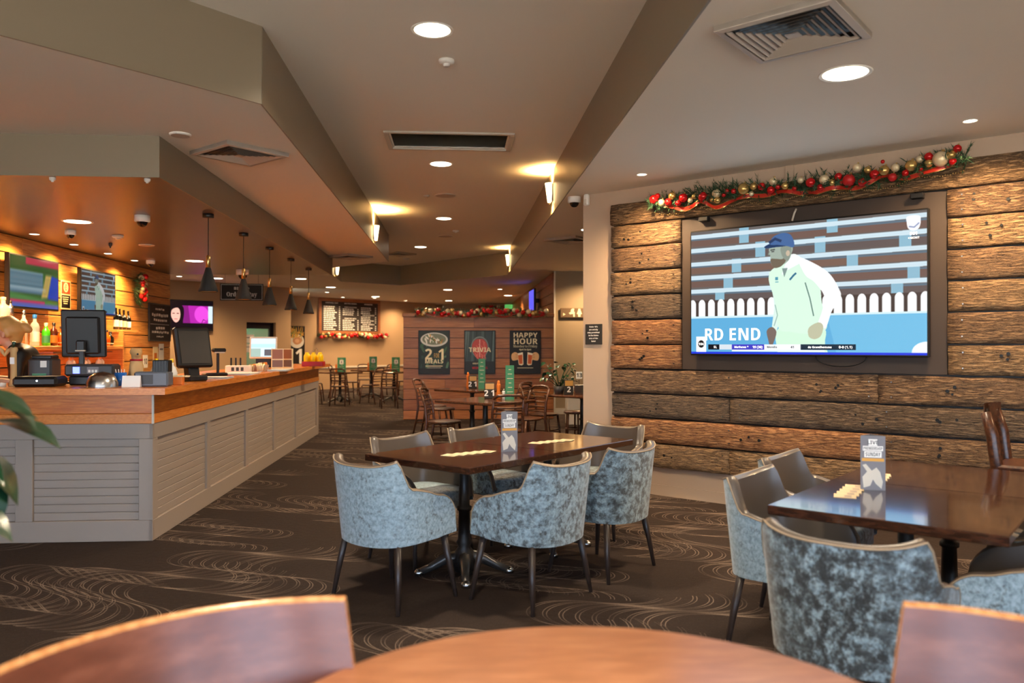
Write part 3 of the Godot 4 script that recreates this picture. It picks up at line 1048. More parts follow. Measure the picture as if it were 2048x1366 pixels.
func cricket_picture() -> Image:
	var im := ink(960, 540, rgb(104, 98, 96))
	# stand: benches and posts
	for k in 6:
		var y := 0.02 + k * 0.112
		rc(im, 0, y + 0.05, 1, y + 0.10, [rgb(112, 88, 80), rgb(98, 86, 84), rgb(120, 94, 82)][k % 3])
		rc(im, 0, y + 0.034, 1, y + 0.05, rgb(96, 112, 126))
	for q in [[0.235, 0.0, 0.12], [0.31, 0.12, 0.24], [0.20, 0.24, 0.35], [0.16, 0.36, 0.47], [0.12, 0.47, 0.58], [0.62, 0.0, 0.10], [0.57, 0.12, 0.24], [0.93, 0.36, 0.47], [0.87, 0.47, 0.58], [0.70, 0.26, 0.36], [0.90, 0.14, 0.24]]:
		rc(im, q[0], q[1], q[0] + 0.045, q[2], rgb(138, 180, 200))
	for k in 6:
		var y := 0.02 + k * 0.112
		fill(im, [[0, y + 0.004], [1, y - 0.004], [1, y + 0.03], [0, y + 0.038]], rgb(200, 220, 230))
	# picket fence
	rc(im, 0, 0.565, 1, 0.7, rgb(74, 62, 58))
	for k in 22:
		var x := -0.01 + k * 0.047
		rc(im, x, 0.60, x + 0.034, 0.71, rgb(244, 250, 252))
		oval(im, x + 0.017, 0.60, 0.017, 0.042, rgb(244, 250, 252))
	# boundary board
	rc(im, 0, 0.70, 1, 1, rgb(96, 170, 214))
	rc(im, 0, 0.695, 1, 0.712, rgb(206, 232, 240))
	fill(im, [[0.62, 0.71], [1, 0.71], [1, 1], [0.66, 1]], rgb(112, 184, 222))
	oval(im, 1.0, 0.98, 0.055, 0.075, rgb(238, 244, 248))
	# the fielder
	fill(im, curve([[0.415, 0.80], [0.41, 1.0], [0.40, 1.1], [0.62, 1.1], [0.612, 0.92], [0.60, 0.80]]), rgb(206, 240, 214))
	fill(im, curve([[0.375, 0.36], [0.38, 0.46], [0.395, 0.62], [0.385, 0.80], [0.40, 0.84], [0.425, 0.70], [0.43, 0.5]]), rgb(214, 236, 228))
	fill(im, curve([[0.362, 0.82], [0.37, 0.90], [0.378, 0.95], [0.39, 0.92], [0.405, 0.83], [0.385, 0.79]]), rgb(120, 104, 96))
	fill(im, curve([[0.39, 0.34], [0.45, 0.29], [0.50, 0.27], [0.56, 0.34], [0.59, 0.46], [0.60, 0.62], [0.62, 0.80], [0.56, 0.845], [0.47, 0.83], [0.415, 0.80], [0.40, 0.60], [0.375, 0.46], [0.372, 0.39]]), rgb(212, 242, 220))
	fill(im, curve([[0.50, 0.27], [0.56, 0.31], [0.63, 0.40], [0.67, 0.52], [0.675, 0.58], [0.64, 0.68], [0.615, 0.80], [0.585, 0.77], [0.60, 0.68], [0.61, 0.57], [0.57, 0.46], [0.53, 0.40]]), rgb(252, 254, 254))
	fill(im, curve([[0.545, 0.80], [0.585, 0.76], [0.605, 0.79], [0.595, 0.86], [0.57, 0.885], [0.545, 0.865]]), rgb(188, 188, 160))
	stroke(im, [[0.53, 0.46], [0.55, 0.58], [0.565, 0.71]], 0.008, rgb(96, 122, 116))
	stroke(im, [[0.40, 0.62], [0.41, 0.70], [0.395, 0.78]], 0.006, rgb(140, 170, 162))
	fill(im, curve([[0.445, 0.31], [0.47, 0.24], [0.50, 0.25], [0.515, 0.30], [0.45, 0.36], [0.43, 0.39]]), rgb(240, 250, 246))
	fill(im, [[0.43, 0.34], [0.455, 0.34], [0.44, 0.41]], rgb(130, 150, 146))
	# head, beard, cap
	fill(im, curve([[0.378, 0.17], [0.372, 0.21], [0.368, 0.225], [0.378, 0.24], [0.38, 0.29], [0.395, 0.33], [0.425, 0.32], [0.455, 0.29], [0.47, 0.24], [0.475, 0.18], [0.43, 0.14]]), rgb(158, 172, 160))
	fill(im, curve([[0.38, 0.265], [0.385, 0.31], [0.398, 0.335], [0.425, 0.325], [0.445, 0.29], [0.45, 0.25], [0.43, 0.27], [0.405, 0.265]]), rgb(112, 100, 84))
	oval(im, 0.458, 0.225, 0.011, 0.026, rgb(176, 164, 148))
	fill(im, curve([[0.425, 0.18], [0.47, 0.18], [0.46, 0.28], [0.435, 0.26]]), rgb(136, 146, 134))
	oval(im, 0.456, 0.228, 0.009, 0.022, rgb(196, 178, 156))
	stroke(im, [[0.380, 0.195], [0.398, 0.192]], 0.010, rgb(84, 88, 84))
	stroke(im, [[0.384, 0.208], [0.395, 0.208]], 0.008, rgb(70, 70, 70))
	stroke(im, [[0.374, 0.205], [0.369, 0.228], [0.378, 0.234]], 0.006, rgb(120, 130, 120))
	fill(im, curve([[0.352, 0.165], [0.38, 0.145], [0.42, 0.15], [0.45, 0.17], [0.40, 0.175], [0.362, 0.178]]), rgb(36, 58, 96))
	fill(im, curve([[0.378, 0.15], [0.39, 0.095], [0.43, 0.07], [0.465, 0.085], [0.482, 0.14], [0.48, 0.185], [0.45, 0.172], [0.41, 0.158]]), rgb(70, 102, 152))
	stroke(im, [[0.375, 0.135], [0.40, 0.11], [0.425, 0.13]], 0.02, rgb(42, 60, 96))
	stroke(im, [[0.465, 0.43], [0.48, 0.40], [0.49, 0.385]], 0.014, rgb(60, 110, 140))
	rc(im, 0.40, 0.405, 0.413, 0.43, rgb(86, 150, 170))
	rc(im, 0.40, 0.44, 0.415, 0.447, rgb(86, 150, 170))
	# score strip
	rc(im, 0.0, 0.983, 1, 1, rgb(40, 60, 214))
	rc(im, 0.085, 0.925, 0.14, 0.965, rgb(22, 22, 28))
	rc(im, 0.14, 0.925, 0.2, 0.965, rgb(214, 222, 230))
	rc(im, 0.2, 0.925, 0.35, 0.965, rgb(70, 66, 190))
	rc(im, 0.35, 0.925, 0.51, 0.965, rgb(240, 244, 246))
	rc(im, 0.51, 0.925, 0.735, 0.965, rgb(24, 44, 62))
	rc(im, 0.20, 0.965, 0.61, 0.98, rgb(226, 236, 240))
	rc(im, 0.025, 0.86, 0.075, 0.985, rgb(250, 252, 252))
	oval(im, 0.05, 0.92, 0.015, 0.03, rgb(30, 26, 28))
	# station mark
	fill(im, curve([[0.93, 0.035], [0.972, 0.035], [0.978, 0.075], [0.972, 0.12], [0.953, 0.135], [0.934, 0.12], [0.928, 0.08]]), rgb(252, 250, 254))
	stroke(im, [[0.937, 0.105], [0.955, 0.112], [0.972, 0.085]], 0.01, rgb(150, 160, 190))
	return soft(im, 3)

func build_screen_wall() -> void:
	var w0 := P(1.293, 0, 8.03)
	var wall := struct("wall_screen", box(6.6, 2.94, 0.3), M.wall, w0, Vector3(0, TH, 0))
	wall.mesh = slab([Vector2(0, 0), Vector2(6.6, 0), Vector2(6.6, 2.94), Vector2(0, 2.94)], -0.3, 0.0)
	struct("baseboard_screen", slab([Vector2(0.0, 0), Vector2(6.6, 0), Vector2(6.6, 0.1), Vector2(0.0, 0.1)], 0.0, 0.014), M.wall, w0, Vector3(0, TH, 0))
	part(wall, "cladding_backing", slab([Vector2(0.37, 0.27), Vector2(6.5, 0.27), Vector2(6.5, 2.79), Vector2(0.37, 2.79)], 0.0, 0.006), M.black)
	part(wall, "conduit_cover", box(0.07, 0.14, 0.02, 0.003), M.wall, Vector3(2.12, 2.87, 0.01))
	var ys := [2.80, 2.585, 2.367, 2.133, 1.90, 1.665, 1.424, 1.19, 0.958, 0.726, 0.495, 0.264]
	var g := RandomNumberGenerator.new()
	g.seed = 99
	# [from, to, tone] of each plank, row by row
	var rows := [
		[[0.362, 3.9, 3], [3.9, 6.5, 1]],
		[[0.366, 1.12, 3], [3.32, 4.9, 0], [4.9, 6.5, 1]],
		[[0.372, 1.125, 0], [3.325, 4.6, 3], [4.6, 6.5, 0]],
		[[0.364, 1.12, 3], [3.32, 5.2, 0], [5.2, 6.5, 2]],
		[[0.37, 1.12, 1], [3.325, 4.7, 3], [4.7, 6.5, 0]],
		[[0.376, 1.12, 2], [3.32, 5.0, 0], [5.0, 6.5, 3]],
		[[0.366, 1.125, 2], [3.325, 4.8, 3], [4.8, 6.5, 1]],
		[[0.37, 2.833, 0], [2.833, 5.2, 0], [5.2, 6.5, 1]],
		[[0.378, 1.6, 1], [1.6, 4.2, 1], [4.2, 6.5, 0]],
		[[0.372, 2.833, 2], [2.833, 4.8, 0], [4.8, 6.5, 3]],
		[[0.38, 1.6, 3], [1.6, 4.1, 3], [4.1, 6.5, 1]],
	]
	var sd := 1
	for i in rows.size():
		var h: float = ys[i] - ys[i + 1] - 0.008
		for r in rows[i]:
			sd += 1
			var len: float = r[1] - r[0] - 0.004
			var pk := part(wall, "plank", plank_mesh(len, h, sd), M.plank[r[2]], Vector3(r[0], ys[i + 1] + 0.004, 0.008 + 0.008 * g.randf()))
			if r[0] > 4.4:
				continue
			var sx := [0.1, len - 0.06]
			if len > 2.0:
				sx.append(len * 0.5)
			for x in sx:
				for y in [0.24, 0.76]:
					part(pk, "screw", cyl(0.0065, 0.014, 8), M.steel, Vector3(x, h * y, 0.048), Vector3(PI / 2, 0, 0))
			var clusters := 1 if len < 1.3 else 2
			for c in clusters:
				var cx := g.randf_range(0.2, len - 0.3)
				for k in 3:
					part(pk, "bolt_hole_shade", cyl(g.randf_range(0.008, 0.014), 0.014, 8), M.black, Vector3(cx + g.randf_range(-0.08, 0.14), h * g.randf_range(0.25, 0.75), 0.043), Vector3(PI / 2, 0, 0))  # flush black discs painting the dark inside of holes, nothing is cut
	part(wall, "recess_panel", box(2.19, 1.385, 0.02, 0.002), mat(rgb(62, 50, 42), 0.6), Vector3(2.22, 1.888, 0.02))
	# the screen
	var tv := thing("wall_television", "very large flat screen on the rough timber wall showing cricket", "television", w0, TH)
	part(tv, "bezel", box(1.962, 1.122, 0.05, 0.006), M.black, Vector3(2.227, 1.889, 0.085))
	part(tv, "wall_mount", box(1.2, 0.6, 0.03), M.black, Vector3(2.227, 1.889, 0.045))
	var scr := part(tv, "screen", sheet(1.936, 1.094), print_mat(cricket_picture(), 0.12, 0.62), Vector3(2.227, 1.889, 0.1115))
	var lit := glow(Color(1, 1, 1), 0.62)
	var dark := mat(rgb(26, 24, 40), 0.3)
	var z := 0.0012
	var put := func(words: String, u: float, v: float, h: float, m: Material, bold := true) -> void:
		text(scr, "screen_lettering", words, h, m, Vector3((u - 0.5) * 1.936, (0.5 - v) * 1.094, z), Vector3.ZERO, 0.0, false, bold, 0.0006)
	put.call("RD END", 0.20, 0.845, 0.105, glow(Color(0.75, 0.9, 1.0), 0.45))
	put.call("104", 0.05, 0.921, 0.022, lit)
	put.call("SL", 0.12, 0.945, 0.02, lit)
	put.call("Mathews *", 0.245, 0.945, 0.018, lit)
	put.call("19 (36)", 0.32, 0.945, 0.021, lit)
	put.call("Mendis", 0.385, 0.945, 0.018, dark)
	put.call("41", 0.475, 0.945, 0.02, dark)
	put.call("de Grandhomme", 0.59, 0.945, 0.017, lit)
	put.call("0-0 (1.1)", 0.695, 0.945, 0.02, lit)
	put.call("501", 0.953, 0.155, 0.024, lit)
	put.call("CRICKET", 0.953, 0.185, 0.014, lit)
	var al := AreaLight3D.new()
	al.name = "screen_light"
	tv.add_child(al)
	al.position = Vector3(2.227, 1.889, 0.125)
	al.rotation.y = PI
	al.area_size = Vector2(1.9, 1.06)
	al.light_energy = 0.25
	al.light_color = Color(0.72, 0.86, 1.0)
	al.shadow_enabled = true
	for x in [1.36, 3.12]:
		part(tv, "mount_bracket", box(0.09, 0.04, 0.06, 0.004), M.black, Vector3(x, 2.555, 0.06))
	var loop := []
	for k in 13:
		var a := PI * k / 12.0
		loop.append(Vector3(2.55 - cos(a) * 0.2, 1.33 - sin(a) * 0.085, 0.06))
	part(tv, "cable", tube(loop, 0.005, 6), M.black)
	part(tv, "cable", tube([Vector3(2.19, 2.56, 0.05), Vector3(2.18, 2.52, 0.07), Vector3(2.165, 2.46, 0.075)], 0.008, 6), M.off_white)
	# garland along the top plank
	var gl := thing("christmas_garland", "long garland with large baubles on the plank above the big screen", "garland", w0, TH)
	var f := part(gl, "pine_sprigs", needles(2.6, func(x): return 2.735 + 0.02 * sin(x * 2.4) + maxf(0.0, x - 2.1) * 0.12, 420, 0.085, 5), M.needle, Vector3(0.86, 0, 0.05))
	kind_stuff(f)
	for b in [[0.91,2.77,0.042,0],[0.95,2.80,0.023,0],[0.99,2.73,0.032,2],[1.06,2.73,0.032,0],[1.10,2.78,0.034,1],[1.16,2.71,0.026,0],[1.21,2.75,0.038,0],[1.28,2.72,0.022,2],[1.32,2.75,0.024,1],[1.40,2.74,0.039,0],[1.49,2.70,0.019,1],[1.53,2.75,0.035,2],[1.54,2.69,0.029,1],[1.60,2.73,0.018,0],[1.63,2.76,0.021,0],[1.69,2.75,0.023,0],[1.78,2.76,0.047,1],[1.87,2.77,0.030,1],[1.85,2.71,0.019,2],[1.94,2.76,0.031,0],[2.02,2.72,0.031,0],[2.04,2.79,0.032,2],[2.08,2.74,0.021,0],[2.14,2.74,0.029,1],[2.22,2.71,0.020,0],[2.27,2.77,0.024,2],[2.35,2.74,0.036,0],[2.46,2.75,0.037,2],[2.43,2.69,0.027,0],[2.52,2.72,0.027,1],[2.57,2.76,0.028,0],[2.65,2.72,0.045,3],[2.59,2.71,0.014,0],[2.75,2.69,0.031,0],[2.71,2.81,0.031,2],[2.79,2.78,0.026,1],[2.84,2.74,0.033,0],[2.91,2.76,0.037,1],[2.97,2.70,0.030,3],[2.90,2.83,0.014,0],[2.99,2.77,0.029,2],[3.10,2.77,0.041,1],[3.06,2.72,0.023,0],[3.16,2.81,0.025,2],[3.16,2.74,0.022,0],[3.22,2.82,0.029,0],[3.22,2.77,0.029,1],[3.30,2.79,0.052,2],[3.37,2.81,0.033,1],[3.41,2.85,0.027,0],[3.38,2.76,0.026,0]]:
		bauble(gl, Vector3(b[0], b[1], 0.17), b[2] * 1.08, b[3])
	var rib := [[0.855, 2.827], [0.902, 2.757], [1.073, 2.691], [1.198, 2.655], [1.297, 2.667], [1.37, 2.699], [1.418, 2.684], [1.518, 2.633], [1.675, 2.668], [1.811, 2.7], [1.943, 2.688], [2.093, 2.703], [2.197, 2.686], [2.259, 2.667], [2.34, 2.669], [2.412, 2.66], [2.511, 2.676], [2.596, 2.674], [2.69, 2.658], [2.783, 2.673], [2.893, 2.721], [2.964, 2.711], [3.07, 2.686], [3.173, 2.702], [3.307, 2.731], [3.388, 2.753]]
	part(gl, "ribbon", ribbon_mesh(rib, 0.036, 0.15), M.ribbon)
	for e in [-0.5, 0.5]:
		var ed := []
		for p in rib:
			ed.append([p[0], p[1] + e * 0.036])
		part(gl, "ribbon_edge", ribbon_mesh(ed, 0.005, 0.152), M.gold_gloss)
	var bp := []
	for k in 150:
		var x := 0.88 + k * 0.0172
		bp.append([x, 2.655 - 0.035 * absf(sin(k * 0.12)) + 0.004 * sin(k * 2.0) + maxf(0.0, x - 2.8) * 0.1])
	beads(gl, bp, 0.13)
	# notice on the pillar
	var no := thing("notice_sign", "small black age notice with white lettering on the pillar", "sign", w0, TH)
	part(no, "board", box(0.2, 0.205, 0.012, 0.003), M.matte_black, Vector3(0.133, 1.528, 0.007))
	var lines := ["Under 18's", "are strictly", "only permitted", "in the bistro", "area of the", "hotel"]
	for i in 6:
		text(no, "lettering", lines[i], 0.0145, M.ink_white, Vector3(0.133, 1.603 - i * 0.029, 0.0135))

# ---------- partition with the three posters
func poster(called: String, label: String, at: Vector3, turn: float, w: float, h: float, im: Image) -> Node3D:
	var o := thing(called, label, "poster", at, turn)
	part(o, "backing", box(w, h, 0.012), M.black, Vector3(0, 0, 0.006))
	for s in [-1.0, 1.0]:
		part(o, "frame", box(w, 0.018, 0.02, 0.003), M.black, Vector3(0, s * (h / 2 - 0.009), 0.014))
		part(o, "frame", box(0.018, h - 0.036, 0.02, 0.003), M.black, Vector3(s * (w / 2 - 0.009), 0, 0.014))
	part(o, "print", sheet(w - 0.034, h - 0.034), print_mat(im, 0.5), Vector3(0, 0, 0.0135))
	return o

func build_partition() -> void:
	var wp := struct("wall_partition", box(2.86, 2.0, 0.14), M.black, P(0.44, 1.0, 15.29))
	var ys := [1.955, 1.748, 1.555, 1.356, 1.168, 0.973, 0.775, 0.585, 0.387, 0.181, 0.004]
	for i in ys.size() - 1:
		var cut: float = [0.35, 1.1, -0.2, 0.8][i % 4]
		var ends := [-0.99, cut, 1.87]
		for k in 2:
			part(wp, "board", box(ends[k + 1] - ends[k] - 0.003, ys[i] - ys[i + 1] - 0.011, 0.022, 0.004), M.panel_board[(i + k * 2) % 3], Vector3((ends[k] + ends[k + 1]) / 2 - 0.44, (ys[i] + ys[i + 1]) / 2 - 1.0, 0.079))
	part(wp, "cap_rail", box(2.9, 0.07, 0.2, 0.008), M.panel_board[0], Vector3(0, 0.99, 0))
	# two-for-one poster
	var im := ink(300, 420, rgb(28, 44, 40))
	var g := RandomNumberGenerator.new()
	g.seed = 3
	for k in 46:
		oval(im, g.randf(), g.randf_range(0.2, 1.0), g.randf_range(0.03, 0.12), g.randf_range(0.015, 0.05), [rgb(58, 92, 66), rgb(40, 66, 56), rgb(22, 32, 32), rgb(84, 116, 88)][g.randi() % 4], g.randf() * PI)
	oval(im, 0.5, 0.2, 0.46, 0.17, rgb(206, 206, 200))
	oval(im, 0.5, 0.19, 0.40, 0.135, rgb(120, 128, 108))
	for k in 26:
		oval(im, g.randf_range(0.2, 0.8), g.randf_range(0.09, 0.26), g.randf_range(0.03, 0.08), 0.025, [rgb(216, 170, 104), rgb(230, 226, 214), rgb(150, 112, 72), rgb(96, 120, 76)][g.randi() % 4], g.randf() * PI)
	rc(im, 0, 0.88, 1, 1, rgb(26, 26, 26))
	var o := poster("offer_poster", "framed green meal-deal poster with a plate of food", P(-0.408, 1.283, 15.19), 0.0, 0.595, 0.83, soft(im))
	var z := 0.016
	text(o, "lettering", "2", 0.20, M.cream, Vector3(-0.10, -0.04, z))
	text(o, "lettering", "FOR", 0.085, mat(rgb(196, 150, 84), 0.5), Vector3(0.045, -0.065, z), Vector3.ZERO, 0.10)
	text(o, "lettering", "1", 0.20, M.cream, Vector3(0.145, -0.04, z))
	text(o, "lettering", "MEALS", 0.075, M.cream, Vector3(0, -0.175, z), Vector3.ZERO, 0.34)
	part(o, "small_print", box(0.32, 0.014, 0.001), M.cream, Vector3(0, -0.262, z))
	part(o, "small_print", box(0.26, 0.008, 0.001), M.off_white, Vector3(0, -0.295, z))
	# trivia poster
	im = ink(300, 420, rgb(50, 66, 70))
	for k in 14:
		var x := g.randf()
		fill(im, [[x, 0.0], [x + 0.05, 0.0], [x + g.randf_range(-0.1, 0.1), 1.0], [x - 0.06, 1.0]], [rgb(70, 90, 92), rgb(36, 50, 54), rgb(88, 108, 108)][g.randi() % 3])
	oval(im, 0.5, 0.38, 0.30, 0.26, rgb(120, 134, 134))
	oval(im, 0.5, 0.39, 0.275, 0.235, rgb(74, 84, 86))
	fill(im, curve([[0.5, 0.18], [0.36, 0.2], [0.25, 0.3], [0.24, 0.42], [0.3, 0.55], [0.42, 0.66], [0.5, 0.64], [0.58, 0.66], [0.7, 0.55], [0.76, 0.42], [0.74, 0.3], [0.64, 0.2]]), rgb(188, 72, 66))
	for k in 16:
		var cx := g.randf_range(0.28, 0.7)
		var cy := g.randf_range(0.22, 0.6)
		stroke(im, [[cx, cy], [cx + 0.05, cy + 0.03], [cx + 0.02, cy + 0.07], [cx + 0.07, cy + 0.09]], 0.012, rgb(232, 126, 112))
	rc(im, 0.49, 0.2, 0.51, 0.62, rgb(238, 200, 190))
	rc(im, 0, 0.72, 1, 1, rgb(34, 40, 46))
	o = poster("trivia_poster", "framed teal quiz-night poster with a red brain under glass", P(0.457, 1.283, 15.19), 0.0, 0.595, 0.83, soft(im))
	text(o, "lettering", "TRIVIA", 0.085, M.cream, Vector3(0, 0.045, z), Vector3.ZERO, 0.42)
	text(o, "lettering", "GREAT PRIZES", 0.028, M.cream, Vector3(-0.02, -0.215, z), Vector3.ZERO, 0.23)
	text(o, "lettering", "WEDNESDAYS", 0.045, mat(rgb(196, 34, 44), 0.5), Vector3(0, -0.30, z), Vector3.ZERO, 0.29)
	# happy hour poster: two fists with mugs of beer
	im = ink(300, 420, rgb(22, 20, 20))
	for s in [-1.0, 1.0]:
		var mx := func(x: float) -> float: return 0.5 + s * x
		var skin := rgb(228, 178, 120)
		fill(im, [[mx.call(0.08), 0.50], [mx.call(0.27), 0.53], [mx.call(0.22), 0.80], [mx.call(0.12), 0.82], [mx.call(0.06), 0.79]], rgb(246, 226, 186))
		fill(im, [[mx.call(0.10), 0.545], [mx.call(0.245), 0.565], [mx.call(0.205), 0.785], [mx.call(0.09), 0.775]], rgb(212, 96, 34))
		fill(im, [[mx.call(0.10), 0.51], [mx.call(0.26), 0.535], [mx.call(0.25), 0.575], [mx.call(0.10), 0.555]], rgb(250, 240, 214))
		fill(im, curve([[mx.call(0.26), 0.53], [mx.call(0.36), 0.50], [mx.call(0.46), 0.55], [mx.call(0.47), 0.64], [mx.call(0.42), 0.70], [mx.call(0.30), 0.69], [mx.call(0.23), 0.66]]), skin)
		for k in 3:
			stroke(im, [[mx.call(0.25), 0.56 + k * 0.035], [mx.call(0.33), 0.555 + k * 0.04]], 0.006, rgb(120, 72, 40))
		stroke(im, [[mx.call(0.09), 0.60], [mx.call(0.075), 0.77]], 0.008, rgb(246, 226, 186))
	o = poster("drinks_poster", "framed black poster with two fists raising beer mugs", P(1.325, 1.283, 15.19), 0.0, 0.595, 0.83, im)
	text(o, "lettering", "HAPPY", 0.092, M.cream, Vector3(0, 0.325, z), Vector3.ZERO, 0.46)
	text(o, "lettering", "HOUR", 0.108, M.cream, Vector3(0, 0.205, z), Vector3.ZERO, 0.46)
	text(o, "lettering", "Monday to Friday", 0.042, M.cream, Vector3(0, 0.112, z), Vector3.ZERO, 0.46, true, false)
	text(o, "lettering", "4pm to 6pm", 0.032, M.cream, Vector3(0, 0.05, z), Vector3.ZERO, 0.23)
	part(o, "small_print", box(0.3, 0.01, 0.001), M.cream, Vector3(0, -0.30, z))
	garland("christmas_garland", "garland of red and gold baubles along the partition top", P(-0.74, 2.03, 15.17), 0.0, 2.46, 58, 21, 0.038)
	# sign to the toilets
	var ts := thing("toilet_sign", "rough timber sign with white arrow and figures", "sign", P(2.56, 2.08, 16.28))
	part(ts, "board", box(0.84, 0.2, 0.03, 0.008), M.plank[3], Vector3(0, 0, 0.015))
	part(ts, "arrow", slab([Vector2(-0.36, -0.06), Vector2(-0.31, -0.03), Vector2(-0.36, 0.0)], 0.03, 0.034), M.cream)
	part(ts, "figure", slab([Vector2(-0.24, 0.0), Vector2(-0.2, 0.02), Vector2(-0.2, 0.06), Vector2(-0.17, 0.09), Vector2(-0.13, 0.085), Vector2(-0.14, 0.03), Vector2(-0.12, 0.02), Vector2(-0.12, -0.08), Vector2(-0.15, -0.08), Vector2(-0.15, -0.02), Vector2(-0.22, -0.03)], 0.03, 0.034), M.cream)
	part(ts, "figure", slab([Vector2(-0.05, -0.08), Vector2(-0.0, -0.08), Vector2(0.0, -0.03), Vector2(0.03, -0.02), Vector2(0.0, 0.05), Vector2(-0.005, 0.085), Vector2(-0.045, 0.085), Vector2(-0.05, 0.05), Vector2(-0.08, -0.02), Vector2(-0.05, -0.03)], 0.03, 0.034), M.cream)
	# beyond the partition
	var tv := thing("dining_television", "blue-lit television on the tall timber wall behind the partition", "television", P(1.86, 2.5, 19.3), -1.53)
	part(tv, "casing", box(0.9, 0.55, 0.05, 0.008), M.black)
	part(tv, "screen", sheet(0.84, 0.49), glow(Color(0.12, 0.22, 0.75), 1.0), Vector3(0, 0, 0.0265))
	part(tv, "bracket", box(0.1, 0.1, 0.14), M.black, Vector3(0, 0.0, -0.09))
	struct("trim_13", box(2.6, 0.42, 0.5), M.white, P(1.3, 2.44, 29.2))
	garland("christmas_garland", "small dark garland on the white band at the far wall", P(0.8, 2.77, 28.85), 0.0, 1.2, 18, 22, 0.04)
	var ex := thing("exit_sign", "small green exit light at the far end of the room", "sign", P(1.9, 2.8, 28.6))
	part(ex, "casing", box(0.3, 0.17, 0.05, 0.006), M.white)
	part(ex, "exit_light", box(0.27, 0.14, 0.004), glow(Color(0.1, 0.7, 0.3), 0.6), Vector3(0, 0, 0.027))
	text(ex, "lettering", "EXIT", 0.07, M.ink_white, Vector3(0, 0, 0.03))

